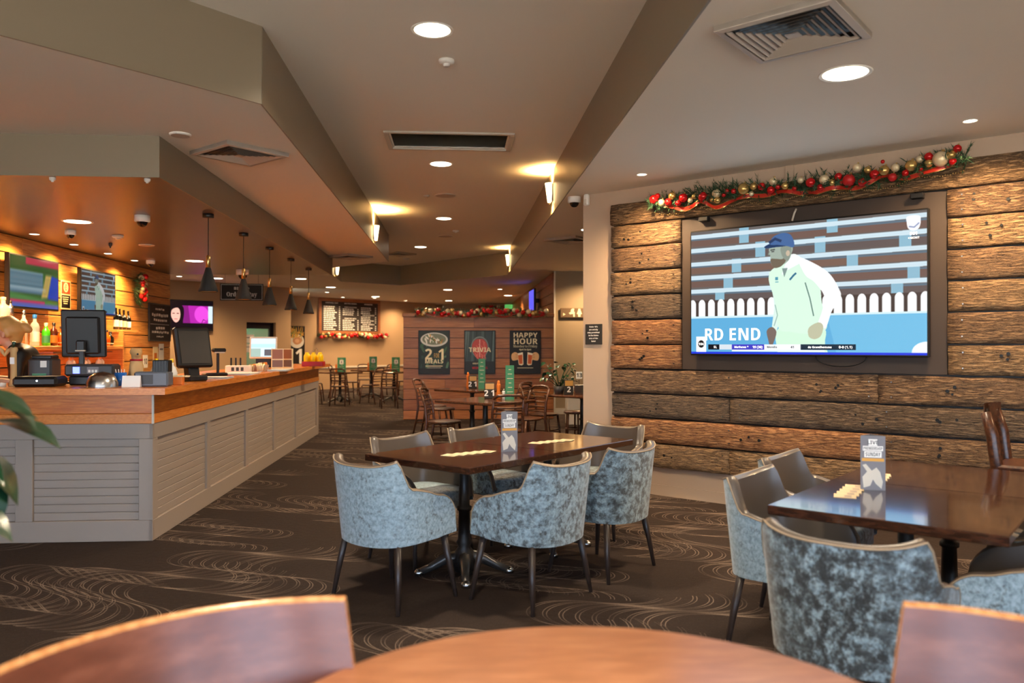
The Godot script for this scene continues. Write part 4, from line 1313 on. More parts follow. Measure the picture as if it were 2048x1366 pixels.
# ---------- the bistro end
func build_bistro() -> void:
	var turn := atan2(B2.y, B2.x)
	var a := func(s: float, y: float) -> Vector3: return P(-6.54 + B2.x * s, y, 19.2 + B2.y * s)
	var b := func(s: float, y: float) -> Vector3: return P(-5.01 + B2.x * s, y, 25.0 + B2.y * s)
	# television with a magenta picture
	var im := ink(320, 180, rgb(14, 8, 14))
	rc(im, 0.16, 0.17, 1, 0.8, rgb(150, 30, 140))
	fill(im, [[0.16, 0.17], [0.45, 0.17], [0.5, 0.8], [0.16, 0.8]], rgb(110, 22, 100))
	oval(im, 0.75, 0.48, 0.16, 0.3, rgb(190, 60, 180))
	rc(im, 0.9, 0.17, 1, 0.8, rgb(176, 190, 196))
	fill(im, curve([[0.3, 1.0], [0.34, 0.7], [0.36, 0.4], [0.33, 0.2], [0.2, 0.12], [0.06, 0.2], [0.02, 0.5], [0.05, 1.0]]), rgb(16, 8, 14))
	fill(im, curve([[0.2, 0.26], [0.1, 0.34], [0.08, 0.55], [0.14, 0.74], [0.2, 0.78], [0.26, 0.68], [0.28, 0.5], [0.26, 0.32]]), rgb(214, 158, 142))
	rc(im, 0.11, 0.45, 0.16, 0.48, rgb(40, 20, 26))
	rc(im, 0.2, 0.45, 0.25, 0.48, rgb(40, 20, 26))
	stroke(im, [[0.15, 0.66], [0.22, 0.66]], 0.02, rgb(160, 60, 70))
	stroke(im, [[0.75, 0.8], [0.79, 0.66], [0.84, 0.7]], 0.02, rgb(60, 10, 50))
	var tv := thing("bistro_television", "wall television with a dark-haired face on magenta", "television", a.call(0.30, 2.125), turn)
	part(tv, "casing", box(1.18, 0.72, 0.06, 0.008), M.black, Vector3(0, 0, 0.06))
	part(tv, "wall_mount", box(0.4, 0.3, 0.03), M.black, Vector3(0, 0, 0.015))
	part(tv, "chin", box(1.18, 0.012, 0.064), M.steel, Vector3(0, -0.366, 0.06))
	part(tv, "screen", sheet(1.13, 0.66), print_mat(soft(im), 0.15, 1.0), Vector3(0, 0.01, 0.0915))
	# door to the kitchen
	var dr := thing("door_1", "", "", a.call(2.27, 0.0), turn)
	for k in ["label", "category"]:
		dr.remove_meta(k)
	dr.set_meta("kind", "structure")
	part(dr, "frame", box(0.11, 2.0, 0.09, 0.004), M.black, Vector3(0.37, 1.0, -0.14))
	part(dr, "frame", box(0.04, 2.0, 0.09, 0.004), M.black, Vector3(-0.405, 1.0, -0.14))
	part(dr, "frame", box(0.70, 0.16, 0.09, 0.004), M.black, Vector3(-0.035, 1.92, -0.14))
	part(dr, "pane", box(0.70, 1.1, 0.006), M.glass, Vector3(-0.035, 1.29, -0.14))
	part(dr, "lower_panel", box(0.70, 0.74, 0.04), M.black, Vector3(-0.035, 0.37, -0.14))
	for k in 2:
		var pp := thing("taped_notice", "white paper notice taped to the kitchen door glass, " + ["upper one", "lower one"][k], "paper", a.call(2.0, 1.58 - k * 0.24), turn)
		part(pp, "sheet", box(0.26, 0.21, 0.002), M.paper, Vector3(0, 0, -0.12))
		part(pp, "writing", box(0.18, 0.016, 0.001), M.charcoal, Vector3(0, 0.03, -0.118))
	var kl := OmniLight3D.new()
	kl.name = "kitchen_lamp"
	add_child(kl)
	kl.position = a.call(2.3, 2.6) + Vector3(-0.6, 0, -0.6)
	kl.light_energy = 0.9
	kl.light_size = 0.2
	kl.omni_range = 30.0
	kl.shadow_enabled = true
	# hanging sign
	var sg := thing("bistro_sign", "black hanging sign with white border above the kitchen door", "sign", P(-4.42, 2.515, 16.85), 0.1)
	part(sg, "board", box(0.86, 0.35, 0.02, 0.003), M.matte_black)
	for s in [-1.0, 1.0]:
		part(sg, "border", box(0.82, 0.008, 0.001), M.ink_white, Vector3(0, s * 0.152, 0.0107))
		part(sg, "border", box(0.008, 0.304, 0.001), M.ink_white, Vector3(s * 0.406, 0, 0.0107))
		part(sg, "hanger", cyl(0.004, 0.26, 6), M.steel, Vector3(s * 0.33, 0.17, 0))
	text(sg, "lettering", "BISTRO", 0.055, M.ink_white, Vector3(-0.0, 0.075, 0.011), Vector3.ZERO, 0.30)
	text(sg, "lettering", "Order & Pay", 0.085, M.ink_white, Vector3(0, -0.05, 0.011), Vector3.ZERO, 0.60, true, true)
	# banner by the corner
	im = ink(128, 300, rgb(24, 22, 22))
	var g := RandomNumberGenerator.new()
	g.seed = 12
	oval(im, 0.5, 0.36, 0.5, 0.17, rgb(224, 218, 206))
	for k in 34:
		oval(im, g.randf_range(0.1, 0.9), g.randf_range(0.08, 0.26), 0.14, 0.02, [rgb(226, 178, 84), rgb(206, 150, 60), rgb(112, 132, 60)][g.randi() % 3], g.randf() * PI)
	fill(im, curve([[0.2, 0.36], [0.35, 0.28], [0.7, 0.27], [0.85, 0.34], [0.7, 0.42], [0.4, 0.44]]), rgb(196, 140, 100))
	oval(im, 0.5, 0.35, 0.16, 0.05, rgb(222, 172, 130))
	var bn := poster("meal_poster", "tall narrow poster of chips and steak with large numeral", b.call(0.14, 1.36), turn, 0.56, 1.3, soft(im))
	text(bn, "lettering", "1", 0.46, M.ink_white, Vector3(0.1, -0.3, 0.016))
	# menu board
	var mb := thing("menu_board", "large framed chalk menu board with three columns of white writing", "menu board", b.call(2.21, 2.35), turn)
	part(mb, "board", box(2.34, 1.0, 0.03), mat(rgb(46, 38, 34), 0.7), Vector3(0, 0, 0.02))
	for s in [-1.0, 1.0]:
		part(mb, "frame", box(2.56, 0.11, 0.05, 0.008), M.panel_board[2], Vector3(0, s * 0.53, 0.03))
		part(mb, "frame", box(0.11, 0.95, 0.05, 0.008), M.panel_board[2], Vector3(s * 1.225, 0, 0.03))
	var heads := [[[0, "SOMETHING LIGHT"]], [[0, "BISTRO MENU"], [2, "CHEF'S SELECTION"], [8, "FROM THE GRILL"]], [[0, "BURGERS"], [6, "PUB FAVOURITES"], [11, "KIDS MENU"]]]
	for c in 3:
		var cx := -0.76 + c * 0.76
		for r in 15:
			var y := 0.43 - r * 0.061
			var head := ""
			for hd in heads[c]:
				if hd[0] == r:
					head = hd[1]
			if head != "":
				text(mb, "heading", head, 0.038, M.ink_white, Vector3(cx, y, 0.036), Vector3.ZERO, 0.5 if head.length() > 8 else 0.34)
			elif r != 1 and not (r == 7 and c == 1):
				var w := 0.34 + g.randf() * 0.14
				var x := cx - 0.32
				while x < cx - 0.32 + w:   # words of chalk writing too small to read
					var ww := g.randf_range(0.05, 0.11)
					part(mb, "chalk_word", box(ww, 0.026, 0.001), M.ink_white, Vector3(x + ww / 2, y, 0.036))
					x += ww + 0.018
				part(mb, "chalk_price", box(0.045, 0.026, 0.001), M.ink_white, Vector3(cx + 0.31, y, 0.036))
	garland("christmas_garland", "garland hung under the chalk menu board", b.call(0.9, 1.72), turn, 2.85, 40, 23, 0.055, 0.06)

# ---------- far and middle dining
func cafe_chair(label: String, at: Vector3, turn: float, group: String) -> Node3D:
	if meshes.has("cafe_chair"):
		var c := copy(meshes["cafe_chair_node"], at, turn, label)
		c.set_meta("group", group)
		return c
	meshes["cafe_chair"] = true
	var o := thing("cafe_chair", label, "chair", at, turn, group)
	meshes["cafe_chair_node"] = o
	var seat := lathe([[0.0, 0.435], [0.195, 0.435], [0.212, 0.445], [0.21, 0.462], [0.19, 0.466], [0.0, 0.46]], 20)
	part(o, "seat", seat, M.bentwood)
	for s in [-1.0, 1.0]:
		part(o, "front_leg", tube([Vector3(0.15 * s, 0.44, 0.15), Vector3(0.165 * s, 0.2, 0.18), Vector3(0.175 * s, 0.0, 0.2)], [0.018, 0.016, 0.012], 6), M.bentwood)
		part(o, "back_post", tube([Vector3(0.18 * s, 0.0, -0.27), Vector3(0.175 * s, 0.22, -0.22), Vector3(0.172 * s, 0.45, -0.185), Vector3(0.17 * s, 0.66, -0.205), Vector3(0.165 * s, 0.84, -0.27)], [0.014, 0.017, 0.019, 0.017, 0.014], 6), M.bentwood)
	for k in 5:
		var y := 0.54 + k * 0.062
		var zz := -0.185 - pow((y - 0.45) / 0.39, 1.7) * 0.085
		part(o, "back_slat", tube([Vector3(-0.165, y, zz), Vector3(-0.08, y, zz - 0.022), Vector3(0.08, y, zz - 0.022), Vector3(0.165, y, zz)], 0.011, 6), M.bentwood)
	part(o, "top_rail", tube([Vector3(-0.166, 0.83, -0.265), Vector3(-0.12, 0.862, -0.29), Vector3(0.0, 0.87, -0.302), Vector3(0.12, 0.862, -0.29), Vector3(0.166, 0.83, -0.265)], 0.018, 6), M.bentwood)
	part(o, "stretcher", tube([Vector3(-0.168, 0.24, 0.175), Vector3(0.168, 0.24, 0.175)], 0.009, 6), M.bentwood)
	part(o, "stretcher", tube([Vector3(-0.172, 0.2, 0.18), Vector3(-0.175, 0.2, -0.22)], 0.009, 6), M.bentwood)
	part(o, "stretcher", tube([Vector3(0.172, 0.2, 0.18), Vector3(0.175, 0.2, -0.22)], 0.009, 6), M.bentwood)
	return o

func cast_pedestal(o: Node3D, at: Vector3, h: float, spin := 0.0) -> void:
	var col := part(o, "pedestal", lathe([[0.0, 0.0], [0.06, 0.02], [0.075, 0.09], [0.06, 0.14], [0.038, 0.17], [0.05, 0.2], [0.04, 0.22], [0.035, h * 0.55], [0.046, h * 0.56], [0.046, h * 0.59], [0.035, h * 0.6], [0.031, h * 0.93], [0.04, h * 0.96], [0.05, h], [0.0, h]], 14), M.iron, at)
	for k in 4:
		var a := spin + PI / 4 + k * PI / 2
		var d := Vector3(sin(a), 0, cos(a))
		part(col, "foot", tube([d * 0.03 + Vector3(0, 0.11, 0), d * 0.12 + Vector3(0, 0.095, 0), d * 0.2 + Vector3(0, 0.05, 0), d * 0.27 + Vector3(0, 0.022, 0)], [0.042, 0.034, 0.026, 0.022], 8), M.cast)
		part(col, "foot_pad", lathe([[0.0, 0.0], [0.03, 0.002], [0.03, 0.024], [0.014, 0.038], [0.0, 0.04]], 10), M.steel, d * 0.28)
	part(col, "head_plate", box(0.36, 0.012, 0.36), M.iron, Vector3(0, h - 0.006, 0))

func cafe_table(label: String, at: Vector3, turn: float, w: float, d: float) -> Node3D:
	var o := thing("cafe_table", label, "table", at, turn, "dark square dining tables")
	part(o, "tabletop", box(w, 0.032, d, 0.008), M.cafe_top, Vector3(0, 0.734, 0))
	cast_pedestal(o, Vector3.ZERO, 0.717)
	return o

func menu_card(label: String, at: Vector3, turn: float, h := 0.42, w := 0.105) -> void:
	var o := thing("green_menu", label, "menu", at, turn)
	var st := slab([Vector2(-w / 2, 0), Vector2(w / 2, 0), Vector2(w / 2, h), Vector2(-w / 2, h)], -0.002, 0.002)
	part(o, "front_leaf", st, M.green_card, Vector3(0, 0, 0.02), Vector3(-0.03, 0, 0))
	part(o, "back_leaf", st, M.green_card, Vector3(0, 0, -0.02), Vector3(0.03, 0, 0))
	for k in 6:
		part(o, "printed_line", box(w * (0.3 + 0.2 * (k % 3)), 0.006, 0.001), M.cream, Vector3(0, h * (0.88 - k * 0.13), 0.024 - h * (0.88 - k * 0.13) * 0.03), Vector3(-0.03, 0, 0))

func caddy(label: String, at: Vector3, turn: float, number := "") -> void:
	var o := thing("offer_stand", label, "table stand", at, turn)
	part(o, "card", box(0.12, 0.20, 0.05, 0.004), M.matte_black, Vector3(0, 0.10, 0))
	part(o, "food_print", box(0.11, 0.07, 0.001), mat(rgb(196, 150, 80), 0.4), Vector3(0, 0.155, 0.0256))
	text(o, "lettering", number, 0.075, M.ink_white, Vector3(0, 0.07, 0.026))

func shaker(called: String, label: String, at: Vector3, h: float, r: float, m: Material) -> void:
	var o := thing(called, label, "condiment", at)
	part(o, "body", lathe([[0.0, 0.0], [r, 0.0], [r * 0.9, h * 0.3], [r * 0.7, h * 0.5], [r * 0.95, h * 0.72], [r * 0.8, h * 0.82], [0.0, h * 0.82]], 12), m)
	part(o, "top", lathe([[r * 0.5, h * 0.82], [r * 0.72, h * 0.9], [r * 0.3, h], [0.0, h]], 12), M.steel if m != M.orange else m)

# ---------- the velvet tub chairs
func tub_point(f: float, y: float, inset: float) -> Vector3:   # f -1..1 round the shell, from one arm front over the back to the other
	var s := signf(f)
	var af := absf(f)
	var k := 1.0 + 0.16 * clampf((y - 0.34) / 0.45, 0.0, 1.0)
	var x := 0.0
	var z := 0.0
	if af < 0.62:
		var a := af / 0.62 * PI / 2
		x = 0.272 * pow(sin(a), 0.75)
		z = -0.02 - 0.24 * pow(cos(a), 0.72)
	else:
		var t := (af - 0.62) / 0.38
		x = 0.272 - 0.012 * t
		z = -0.02 + 0.25 * t
	var p := Vector3(s * x * k, y, z * (k if z < 0.0 else 1.0 + (k - 1.0) * 0.25))
	if inset > 0.0:
		p.x *= 1.0 - inset / 0.29
		if z < 0.0:
			p.z *= 1.0 - inset / 0.27
	return p

func tub_top(f: float) -> float:
	var af := absf(f)
	var y := 0.765 + 0.035 * pow(minf(af / 0.36, 1.0), 2.0)
	y = lerpf(y, 0.645, smoothstep(0.35, 0.5, af))
	y = lerpf(y, 0.59, smoothstep(0.5, 0.78, af))
	if af > 0.76:
		var t := (af - 0.76) / 0.24
		y = 0.59 - 0.21 * (1.0 - sqrt(maxf(0.0, 1.0 - t * t)))
	return y

func tub_chair(label: String, c: Vector2, face: Vector2, velvet: int, group: String) -> Node3D:
	var o := thing("tub_chair", label, "chair", P(c.x, 0, c.y), yaw(face), group)
	if not meshes.has("tub_out"):
		var low := func(f: float) -> float: return 0.335 + 0.03 * absf(f)
		meshes["tub_out"] = grid(56, 7, func(u: float, v: float):
			var f := (u - 0.5) * 2.0
			var y := lerpf(low.call(f), tub_top(f), v)
			return tub_point(f, y, 0.0))
		meshes["tub_in"] = grid(56, 6, func(u: float, v: float):
			var f := (0.5 - u) * 2.0
			var y := lerpf(0.40, tub_top(f), v)
			return tub_point(f, y, 0.042 + 0.01 * (1.0 - v)))
		meshes["tub_rim"] = grid(56, 4, func(u: float, v: float):
			var f := (u - 0.5) * 2.0
			var y := tub_top(f)
			return tub_point(f, y, 0.042 * v) + Vector3(0, 0.012 * sin(v * PI), 0))
		var pts := []
		for k in 57:
			var f := (k / 56.0 - 0.5) * 2.0
			pts.append(tub_point(f, tub_top(f), 0.0) + Vector3(0, 0.003, 0))
		meshes["tub_pipe"] = tube(pts, 0.004, 6)
		meshes["tub_base"] = grid(56, 1, func(u: float, v: float):
			var f := (u - 0.5) * 2.0
			return tub_point(f, low.call(f) + 0.002, 0.05 * (1.0 - v)))
		var sp := []
		for k in 40:
			var a := TAU * k / 40
			sp.append(Vector2(signf(sin(a)) * pow(absf(sin(a)), 0.5) * 0.235, signf(cos(a)) * pow(absf(cos(a)), 0.5) * 0.235))
		var st := begin()
		var lev := [[0.335, 0.92], [0.345, 1.0], [0.43, 1.0], [0.455, 0.94], [0.465, 0.6], [0.468, 0.0]]
		for i in lev.size() - 1:
			for k in 40:
				var p0: Vector2 = sp[k]
				var p1: Vector2 = sp[(k + 1) % 40]
				quad(st, Vector3(p0.x * lev[i][1], lev[i][0], p0.y * lev[i][1]), Vector3(p1.x * lev[i][1], lev[i][0], p1.y * lev[i][1]), Vector3(p1.x * lev[i + 1][1], lev[i + 1][0], p1.y * lev[i + 1][1]), Vector3(p0.x * lev[i + 1][1], lev[i + 1][0], p0.y * lev[i + 1][1]))
		for k in 40:
			tri(st, Vector3(0, 0.335, 0), Vector3(sp[(k + 1) % 40].x * 0.92, 0.335, sp[(k + 1) % 40].y * 0.92), Vector3(sp[k].x * 0.92, 0.335, sp[k].y * 0.92))
		meshes["tub_seat"] = done(st)
		for e in [[-1, 1], [1, 1], [-1, -1], [1, -1]]:
			var top := Vector3(0.215 * e[0], 0.36, 0.17 * e[1])
			meshes["tub_leg%d%d" % e] = tube([top, top + Vector3(0.03 * e[0], -0.18, 0.025 * e[1]), top + Vector3(0.055 * e[0], -0.36, 0.05 * e[1])], [0.021, 0.017, 0.011], 10)
	part(o, "shell", meshes["tub_out"], M.velvet[velvet])
	part(o, "lining", meshes["tub_in"], M.vinyl)
	part(o, "rim", meshes["tub_rim"], M.vinyl)
	part(o, "piping", meshes["tub_pipe"], M.piping)
	part(o, "underside_edge", meshes["tub_base"], M.velvet[velvet])
	part(o, "seat_cushion", meshes["tub_seat"], M.velvet[velvet], Vector3(0, 0, 0.02))
	for e in [[-1, 1], [1, 1], [-1, -1], [1, -1]]:
		part(o, "leg", meshes["tub_leg%d%d" % e], M.leg_wood)
	return o

func lounge_table(label: String, c: Vector2) -> Node3D:
	var o := thing("lounge_table", label, "table", P(c.x, 0, c.y), atan2(B2.y, B2.x))   # local x along B2
	for s in [-1.0, 1.0]:
		part(o, "tabletop", box(0.858, 0.04, 0.87, 0.004), M.table_dark, Vector3(s * 0.4305, 0.73, 0))
		cast_pedestal(o, Vector3(s * 0.43, 0, 0), 0.71)
	return o

func coasters(label: String, group: String, c: Vector2, dir: Vector2, n: int) -> void:
	for k in n:
		var p := c + dir * (k * 0.066)
		var o := part(self, "coaster", box(0.092, 0.0016, 0.092, 0.0006), M.coaster, P(p.x, 0.7513 + k * 0.0006, p.y), Vector3(0.006, atan2(B2.y, B2.x) + 0.3, 0))
		tag(o, label, "coaster", group)
		part(o, "print", box(0.062, 0.0004, 0.03), M.piping, Vector3(0, 0.001, 0.012))

func table_talker(label: String, at: Vector3, turn: float, round_form: bool) -> void:
	# a folded card standing on three printed faces
	var o := thing("promotion_card", label, "table card", at, turn)
	var h := 0.25
	var w := 0.105
	for k in 3:
		var face := Node3D.new()
		face.name = "card_face"
		o.add_child(face, true)
		face.rotation.y = k * TAU / 3
		var rr := w * 0.29
		part(face, "card", box(w, h, 0.002), M.grey_card, Vector3(0, h / 2, rr))
		part(face, "headline_block", box(w * 0.36, 0.03, 0.0006), M.ink_white, Vector3(0, h * 0.88, rr + 0.0013))
		part(face, "headline_block", box(w * 0.82, 0.022, 0.0006), M.ink_white, Vector3(0, h * 0.77, rr + 0.0013))
		part(face, "headline_block", box(w * 0.70, 0.028, 0.0006), M.ink_white, Vector3(0, h * 0.66, rr + 0.0013))
		part(face, "orange_band", box(w * 0.9, 0.014, 0.0006), mat(rgb(214, 156, 60), 0.5), Vector3(0, h * 0.56, rr + 0.0013))
		text(face, "lettering", "LIVE", 0.017, M.charcoal, Vector3(0, h * 0.88, rr + 0.0018), Vector3.ZERO, 0.0, false, true, 0.0004)
		text(face, "lettering", "PREMIERSHIP", 0.013, M.charcoal, Vector3(0, h * 0.77, rr + 0.0018), Vector3.ZERO, w * 0.76, false, true, 0.0004)
		text(face, "lettering", "SUNDAY", 0.018, M.charcoal, Vector3(0, h * 0.66, rr + 0.0018), Vector3.ZERO, w * 0.6, false, true, 0.0004)
		var fig := [Vector2(-0.04, 0.01), Vector2(-0.045, 0.06), Vector2(-0.025, 0.085), Vector2(-0.045, 0.115), Vector2(-0.03, 0.12), Vector2(-0.005, 0.09), Vector2(0.015, 0.105), Vector2(0.03, 0.085), Vector2(0.042, 0.04), Vector2(0.036, 0.008), Vector2(0.012, 0.03), Vector2(0.0, 0.05), Vector2(-0.012, 0.02)]
		part(face, "print", slab(fig, rr + 0.0012, rr + 0.0016), M.off_white)

func build_tables() -> void:
	var c1 := Vector2(0.35, 5.27)
	var c2 := Vector2(2.208, 3.58)
	lounge_table("dark glossy double table in the middle of the carpet", c1)
	lounge_table("dark glossy double table mirroring the big screen", c2)
	tub_chair("tub chair with pale blue velvet back at the bar-side end of the middle table", Vector2(-0.345, 4.55), B2, 0, "tub chairs of the middle table")
	tub_chair("tub chair with mottled velvet on the window side of the middle table, nearer the bar", Vector2(0.43, 4.50), -B1, 1, "tub chairs of the middle table")
	tub_chair("tub chair with dark-blotched velvet on the window side of the middle table, nearer the screen", Vector2(0.93, 5.02), -B1, 2, "tub chairs of the middle table")
	tub_chair("tub chair across the middle table, closest to the bar counter", Vector2(-0.23, 5.42), B1, 0, "tub chairs of the middle table")
	tub_chair("tub chair across the middle table, behind the promotion card", Vector2(0.28, 5.98), B1, 1, "tub chairs of the middle table")
	tub_chair("tub chair at the pillar end of the middle table", Vector2(1.10, 6.05), -B2, 2, "tub chairs of the middle table")
	tub_chair("tub chair on the timber-wall side of the screen-mirroring table, beside its corner", Vector2(1.60, 3.67), B1, 0, "tub chairs of the screen table")
	tub_chair("tub chair on the timber-wall side of the screen-mirroring table, close to the planks", Vector2(2.0, 4.27), B1, 1, "tub chairs of the screen table")
	tub_chair("tub chair with almost black crushed velvet back at the screen table's end", Vector2(1.43, 2.735), B2, 3, "tub chairs of the screen table")
	tub_chair("plain blue tub chair beside the black-mottled one", Vector2(2.14, 2.89), -B1, 0, "tub chairs of the screen table")
	tub_chair("tub chair tucked in next to the plain blue one", Vector2(2.61, 3.37), -B1, 1, "tub chairs of the screen table")
	table_talker("grey folded promotion card on the middle table", P(0.33, 0.7505, 5.02), 0.2, true)
	table_talker("grey folded promotion card on the screen-mirroring table", P(1.93, 0.7505, 3.58), -0.35, false)
	var dirc := Vector2(0.85, 0.5)
	coasters("beige coaster in the fan beside the middle table's card, bar side", "coasters in the bar-side fan", Vector2(-0.03, 4.86), dirc, 5)
	coasters("beige coaster in the fan on the pillar half of the middle table", "coasters in the pillar-side fan", Vector2(0.55, 5.42), dirc, 5)
	coasters("beige coaster in the fan in front of the screen table's card", "coasters in front of the screen table's card", Vector2(1.72, 3.42), Vector2(0.6, 0.8), 5)
	coasters("beige coaster in the fan behind the screen table's card", "coasters behind the screen table's card", Vector2(2.02, 3.74), Vector2(0.6, 0.8), 5)
	# bar stool against the timber wall
	for k in 2:
		var s := thing("wooden_bar_stool", ["dark wooden bar stool with low curved back against the planks", "second wooden bar stool mostly past the picture edge"][k], "bar stool", P(3.36 + k * 0.46, 0, 4.39 - k * 0.44), yaw(B1))
		part(s, "seat", box(0.40, 0.035, 0.38, 0.012), M.bentwood, Vector3(0, 0.715, 0))
		part(s, "top_rail", grid(8, 2, func(u: float, v: float): return Vector3((0.5 - u) * 0.40, 0.955 + 0.115 * v, -0.235 - 0.03 * cos((u - 0.5) * PI))), M.bentwood)
		part(s, "top_rail", grid(8, 2, func(u: float, v: float): return Vector3((u - 0.5) * 0.40, 0.955 + 0.115 * v, -0.21 - 0.03 * cos((u - 0.5) * PI))), M.bentwood)
		part(s, "apron", tube([Vector3(0.16, 0.69, 0.17), Vector3(0.08, 0.655, 0.175), Vector3(0.0, 0.645, 0.178), Vector3(-0.08, 0.655, 0.175), Vector3(-0.16, 0.69, 0.17)], 0.012, 6), M.bentwood)
		for e in [-1.0, 1.0]:
			part(s, "back_post", tube([Vector3(0.16 * e, 0.0, -0.24), Vector3(0.165 * e, 0.4, -0.19), Vector3(0.17 * e, 0.72, -0.18), Vector3(0.175 * e, 0.9, -0.2), Vector3(0.175 * e, 1.03, -0.235)], [0.018, 0.026, 0.034, 0.034, 0.026], 8), M.bentwood)
			part(s, "front_leg", tube([Vector3(0.16 * e, 0.7, 0.16), Vector3(0.19 * e, 0.0, 0.2)], [0.022, 0.015], 6), M.bentwood)
			part(s, "footrest", tube([Vector3(0.178 * e, 0.28, 0.185), Vector3(0.165 * e, 0.28, -0.21)], 0.01, 6), M.bentwood)
		part(s, "footrest", tube([Vector3(-0.178, 0.28, 0.187), Vector3(0.178, 0.28, 0.187)], 0.012, 6), M.bentwood)
	# middle dining
	var t45 := atan2(B2.y, B2.x)
	cafe_table("square dining table with the tallest green menu before the partition", P(0.36, 0, 9.72), t45, 0.8, 0.95)
	cafe_table("square dining table directly under the quiz poster", P(0.25, 0, 12.15), t45, 0.75, 0.9)
	cafe_table("square dining table beside the pillar with the potted greenery", P(1.72, 0, 10.75), t45, 0.75, 0.75)
	var mg := "bentwood chairs before the partition"
	cafe_chair("ladder-back bentwood chair at the quiz-poster table, nearer the partition edge", P(-0.36, 0, 12.75), yaw(Vector2(0.9, -0.3)), mg)
	cafe_chair("ladder-back bentwood chair at the quiz-poster table, nearer the carpet aisle", P(-0.22, 0, 12.15), yaw(Vector2(0.95, 0.1)), mg)
	cafe_chair("ladder-back bentwood chair turned side-on at the tallest menu's table", P(-0.14, 0, 10.1), yaw(Vector2(0.8, -0.2)), mg)
	cafe_chair("bentwood chair in front of the happy fists poster", P(0.82, 0, 11.95), yaw(Vector2(-0.7, 0.5)), mg)
	cafe_chair("bentwood chair behind the tallest green menu", P(0.92, 0, 10.45), yaw(Vector2(-0.6, -0.5)), mg)
	cafe_chair("bentwood chair with its back to the middle tub chairs", P(0.55, 0, 9.0), yaw(Vector2(-0.1, 0.9)), mg)
	cafe_chair("bentwood chair between the pillar table and the timber boards", P(1.22, 0, 11.1), yaw(Vector2(0.8, -0.5)), mg)
	var stool := thing("low_stool", "low round wooden stool with spindles beside the pillar", "stool", P(1.76, 0, 11.55))
	part(stool, "seat", lathe([[0.0, 0.42], [0.17, 0.42], [0.19, 0.435], [0.185, 0.455], [0.0, 0.46]], 20), M.bentwood)
	part(stool, "hoop", tube([Vector3(0.16, 0.2, 0), Vector3(0.113, 0.2, 0.113), Vector3(0, 0.2, 0.16), Vector3(-0.113, 0.2, 0.113), Vector3(-0.16, 0.2, 0), Vector3(-0.113, 0.2, -0.113), Vector3(0, 0.2, -0.16), Vector3(0.113, 0.2, -0.113), Vector3(0.16, 0.2, 0)], 0.012, 6), M.bentwood)
	for k in 6:
		var a := k * TAU / 6
		part(stool, "leg", tube([Vector3(sin(a) * 0.15, 0.42, cos(a) * 0.15), Vector3(sin(a) * 0.17, 0.0, cos(a) * 0.17)], 0.014, 6), M.bentwood)
	menu_card("tall green menu on the table before the partition", P(0.66, 0.75, 9.75), 0.15, 0.42)
	caddy("black offer stand beside the tall green menu", P(0.42, 0.75, 9.95), 0.1, "2 1")
	shaker("pepper_mill", "wooden pepper mill between stand and tall menu", P(0.53, 0.75, 9.88), 0.23, 0.028, M.orange)
	shaker("salt_shaker", "small glass salt shaker by the tall menu", P(0.59, 0.75, 9.78), 0.13, 0.022, M.white)
	menu_card("green menu standing in front of the quiz poster", P(0.40, 0.75, 12.2), -0.2, 0.46)
	caddy("black offer stand in front of the quiz poster", P(0.26, 0.75, 12.25), 0.1, "2 1")
	shaker("pepper_mill", "wooden pepper mill at the quiz poster table", P(0.19, 0.75, 12.3), 0.25, 0.028, M.orange)
	menu_card("green menu half hidden by the pillar", P(1.80, 0.75, 10.62), 0.1, 0.45)
	caddy("black offer stand beside the potted greenery", P(1.52, 0.75, 10.68), 0.1, "2")
	var tn := thing("table_number", "white table number thirteen on a steel clip beside the pillar", "table number", P(1.67, 0.75, 10.72), 0.1)
	part(tn, "stem", cyl(0.004, 0.2, 6), M.steel)
	part(tn, "caddy_box", box(0.13, 0.13, 0.08, 0.004), M.steel, Vector3(0, 0.066, 0))
	part(tn, "card", box(0.085, 0.095, 0.004), M.paper, Vector3(0, 0.26, 0))
	text(tn, "lettering", "13", 0.055, M.black, Vector3(0, 0.26, 0.003))
	leafy("potted_greenery", "leafy trailing green plant on the table by the pillar", P(1.42, 0.75, 10.92), 0.08, 60, 0.34, 0.035, 44)
	var hi := thing("high_chair_stand", "pale box stand in the toilet passage under the table", "box", P(2.15, 0, 14.2))
	part(hi, "body", box(0.34, 0.62, 0.3, 0.01), M.off_white, Vector3(0, 0.31, 0))
	part(hi, "lid", box(0.36, 0.05, 0.32, 0.01), M.white, Vector3(0, 0.645, 0))
	# far dining
	var fg := "bentwood chairs of the far dining room"
	var k := 0
	for t in [[-2.86, 20.0], [-2.25, 21.6], [-1.55, 20.3]]:
		cafe_table(["dark dining table close to the bar end under the menu board", "dark dining table against the far rail under the menu board", "dark dining table next to the partition edge under the menu board"][k], P(t[0], 0, t[1]), t45, 0.8, 0.8)
		menu_card(["green menu on the dining table close to the bar end", "green menu on the dining table against the far rail", "green menu on the dining table next to the partition edge"][k], P(t[0] + 0.04, 0.75, t[1]), 0.1, 0.36, 0.2)
		var tnn := thing("table_number", ["white table number card by the menu close to the bar end", "white table number card by the menu at the far rail", "white table number card by the menu next to the partition edge"][k], "table number", P(t[0] + 0.06, 0.75, t[1] - 0.16), 0.1)
		part(tnn, "clip", cyl(0.004, 0.2, 6), M.steel)
		part(tnn, "card", box(0.09, 0.1, 0.004), M.paper, Vector3(0, 0.25, 0))
		part(tnn, "numeral", box(0.02, 0.05, 0.001), M.charcoal, Vector3(0, 0.25, 0.003))
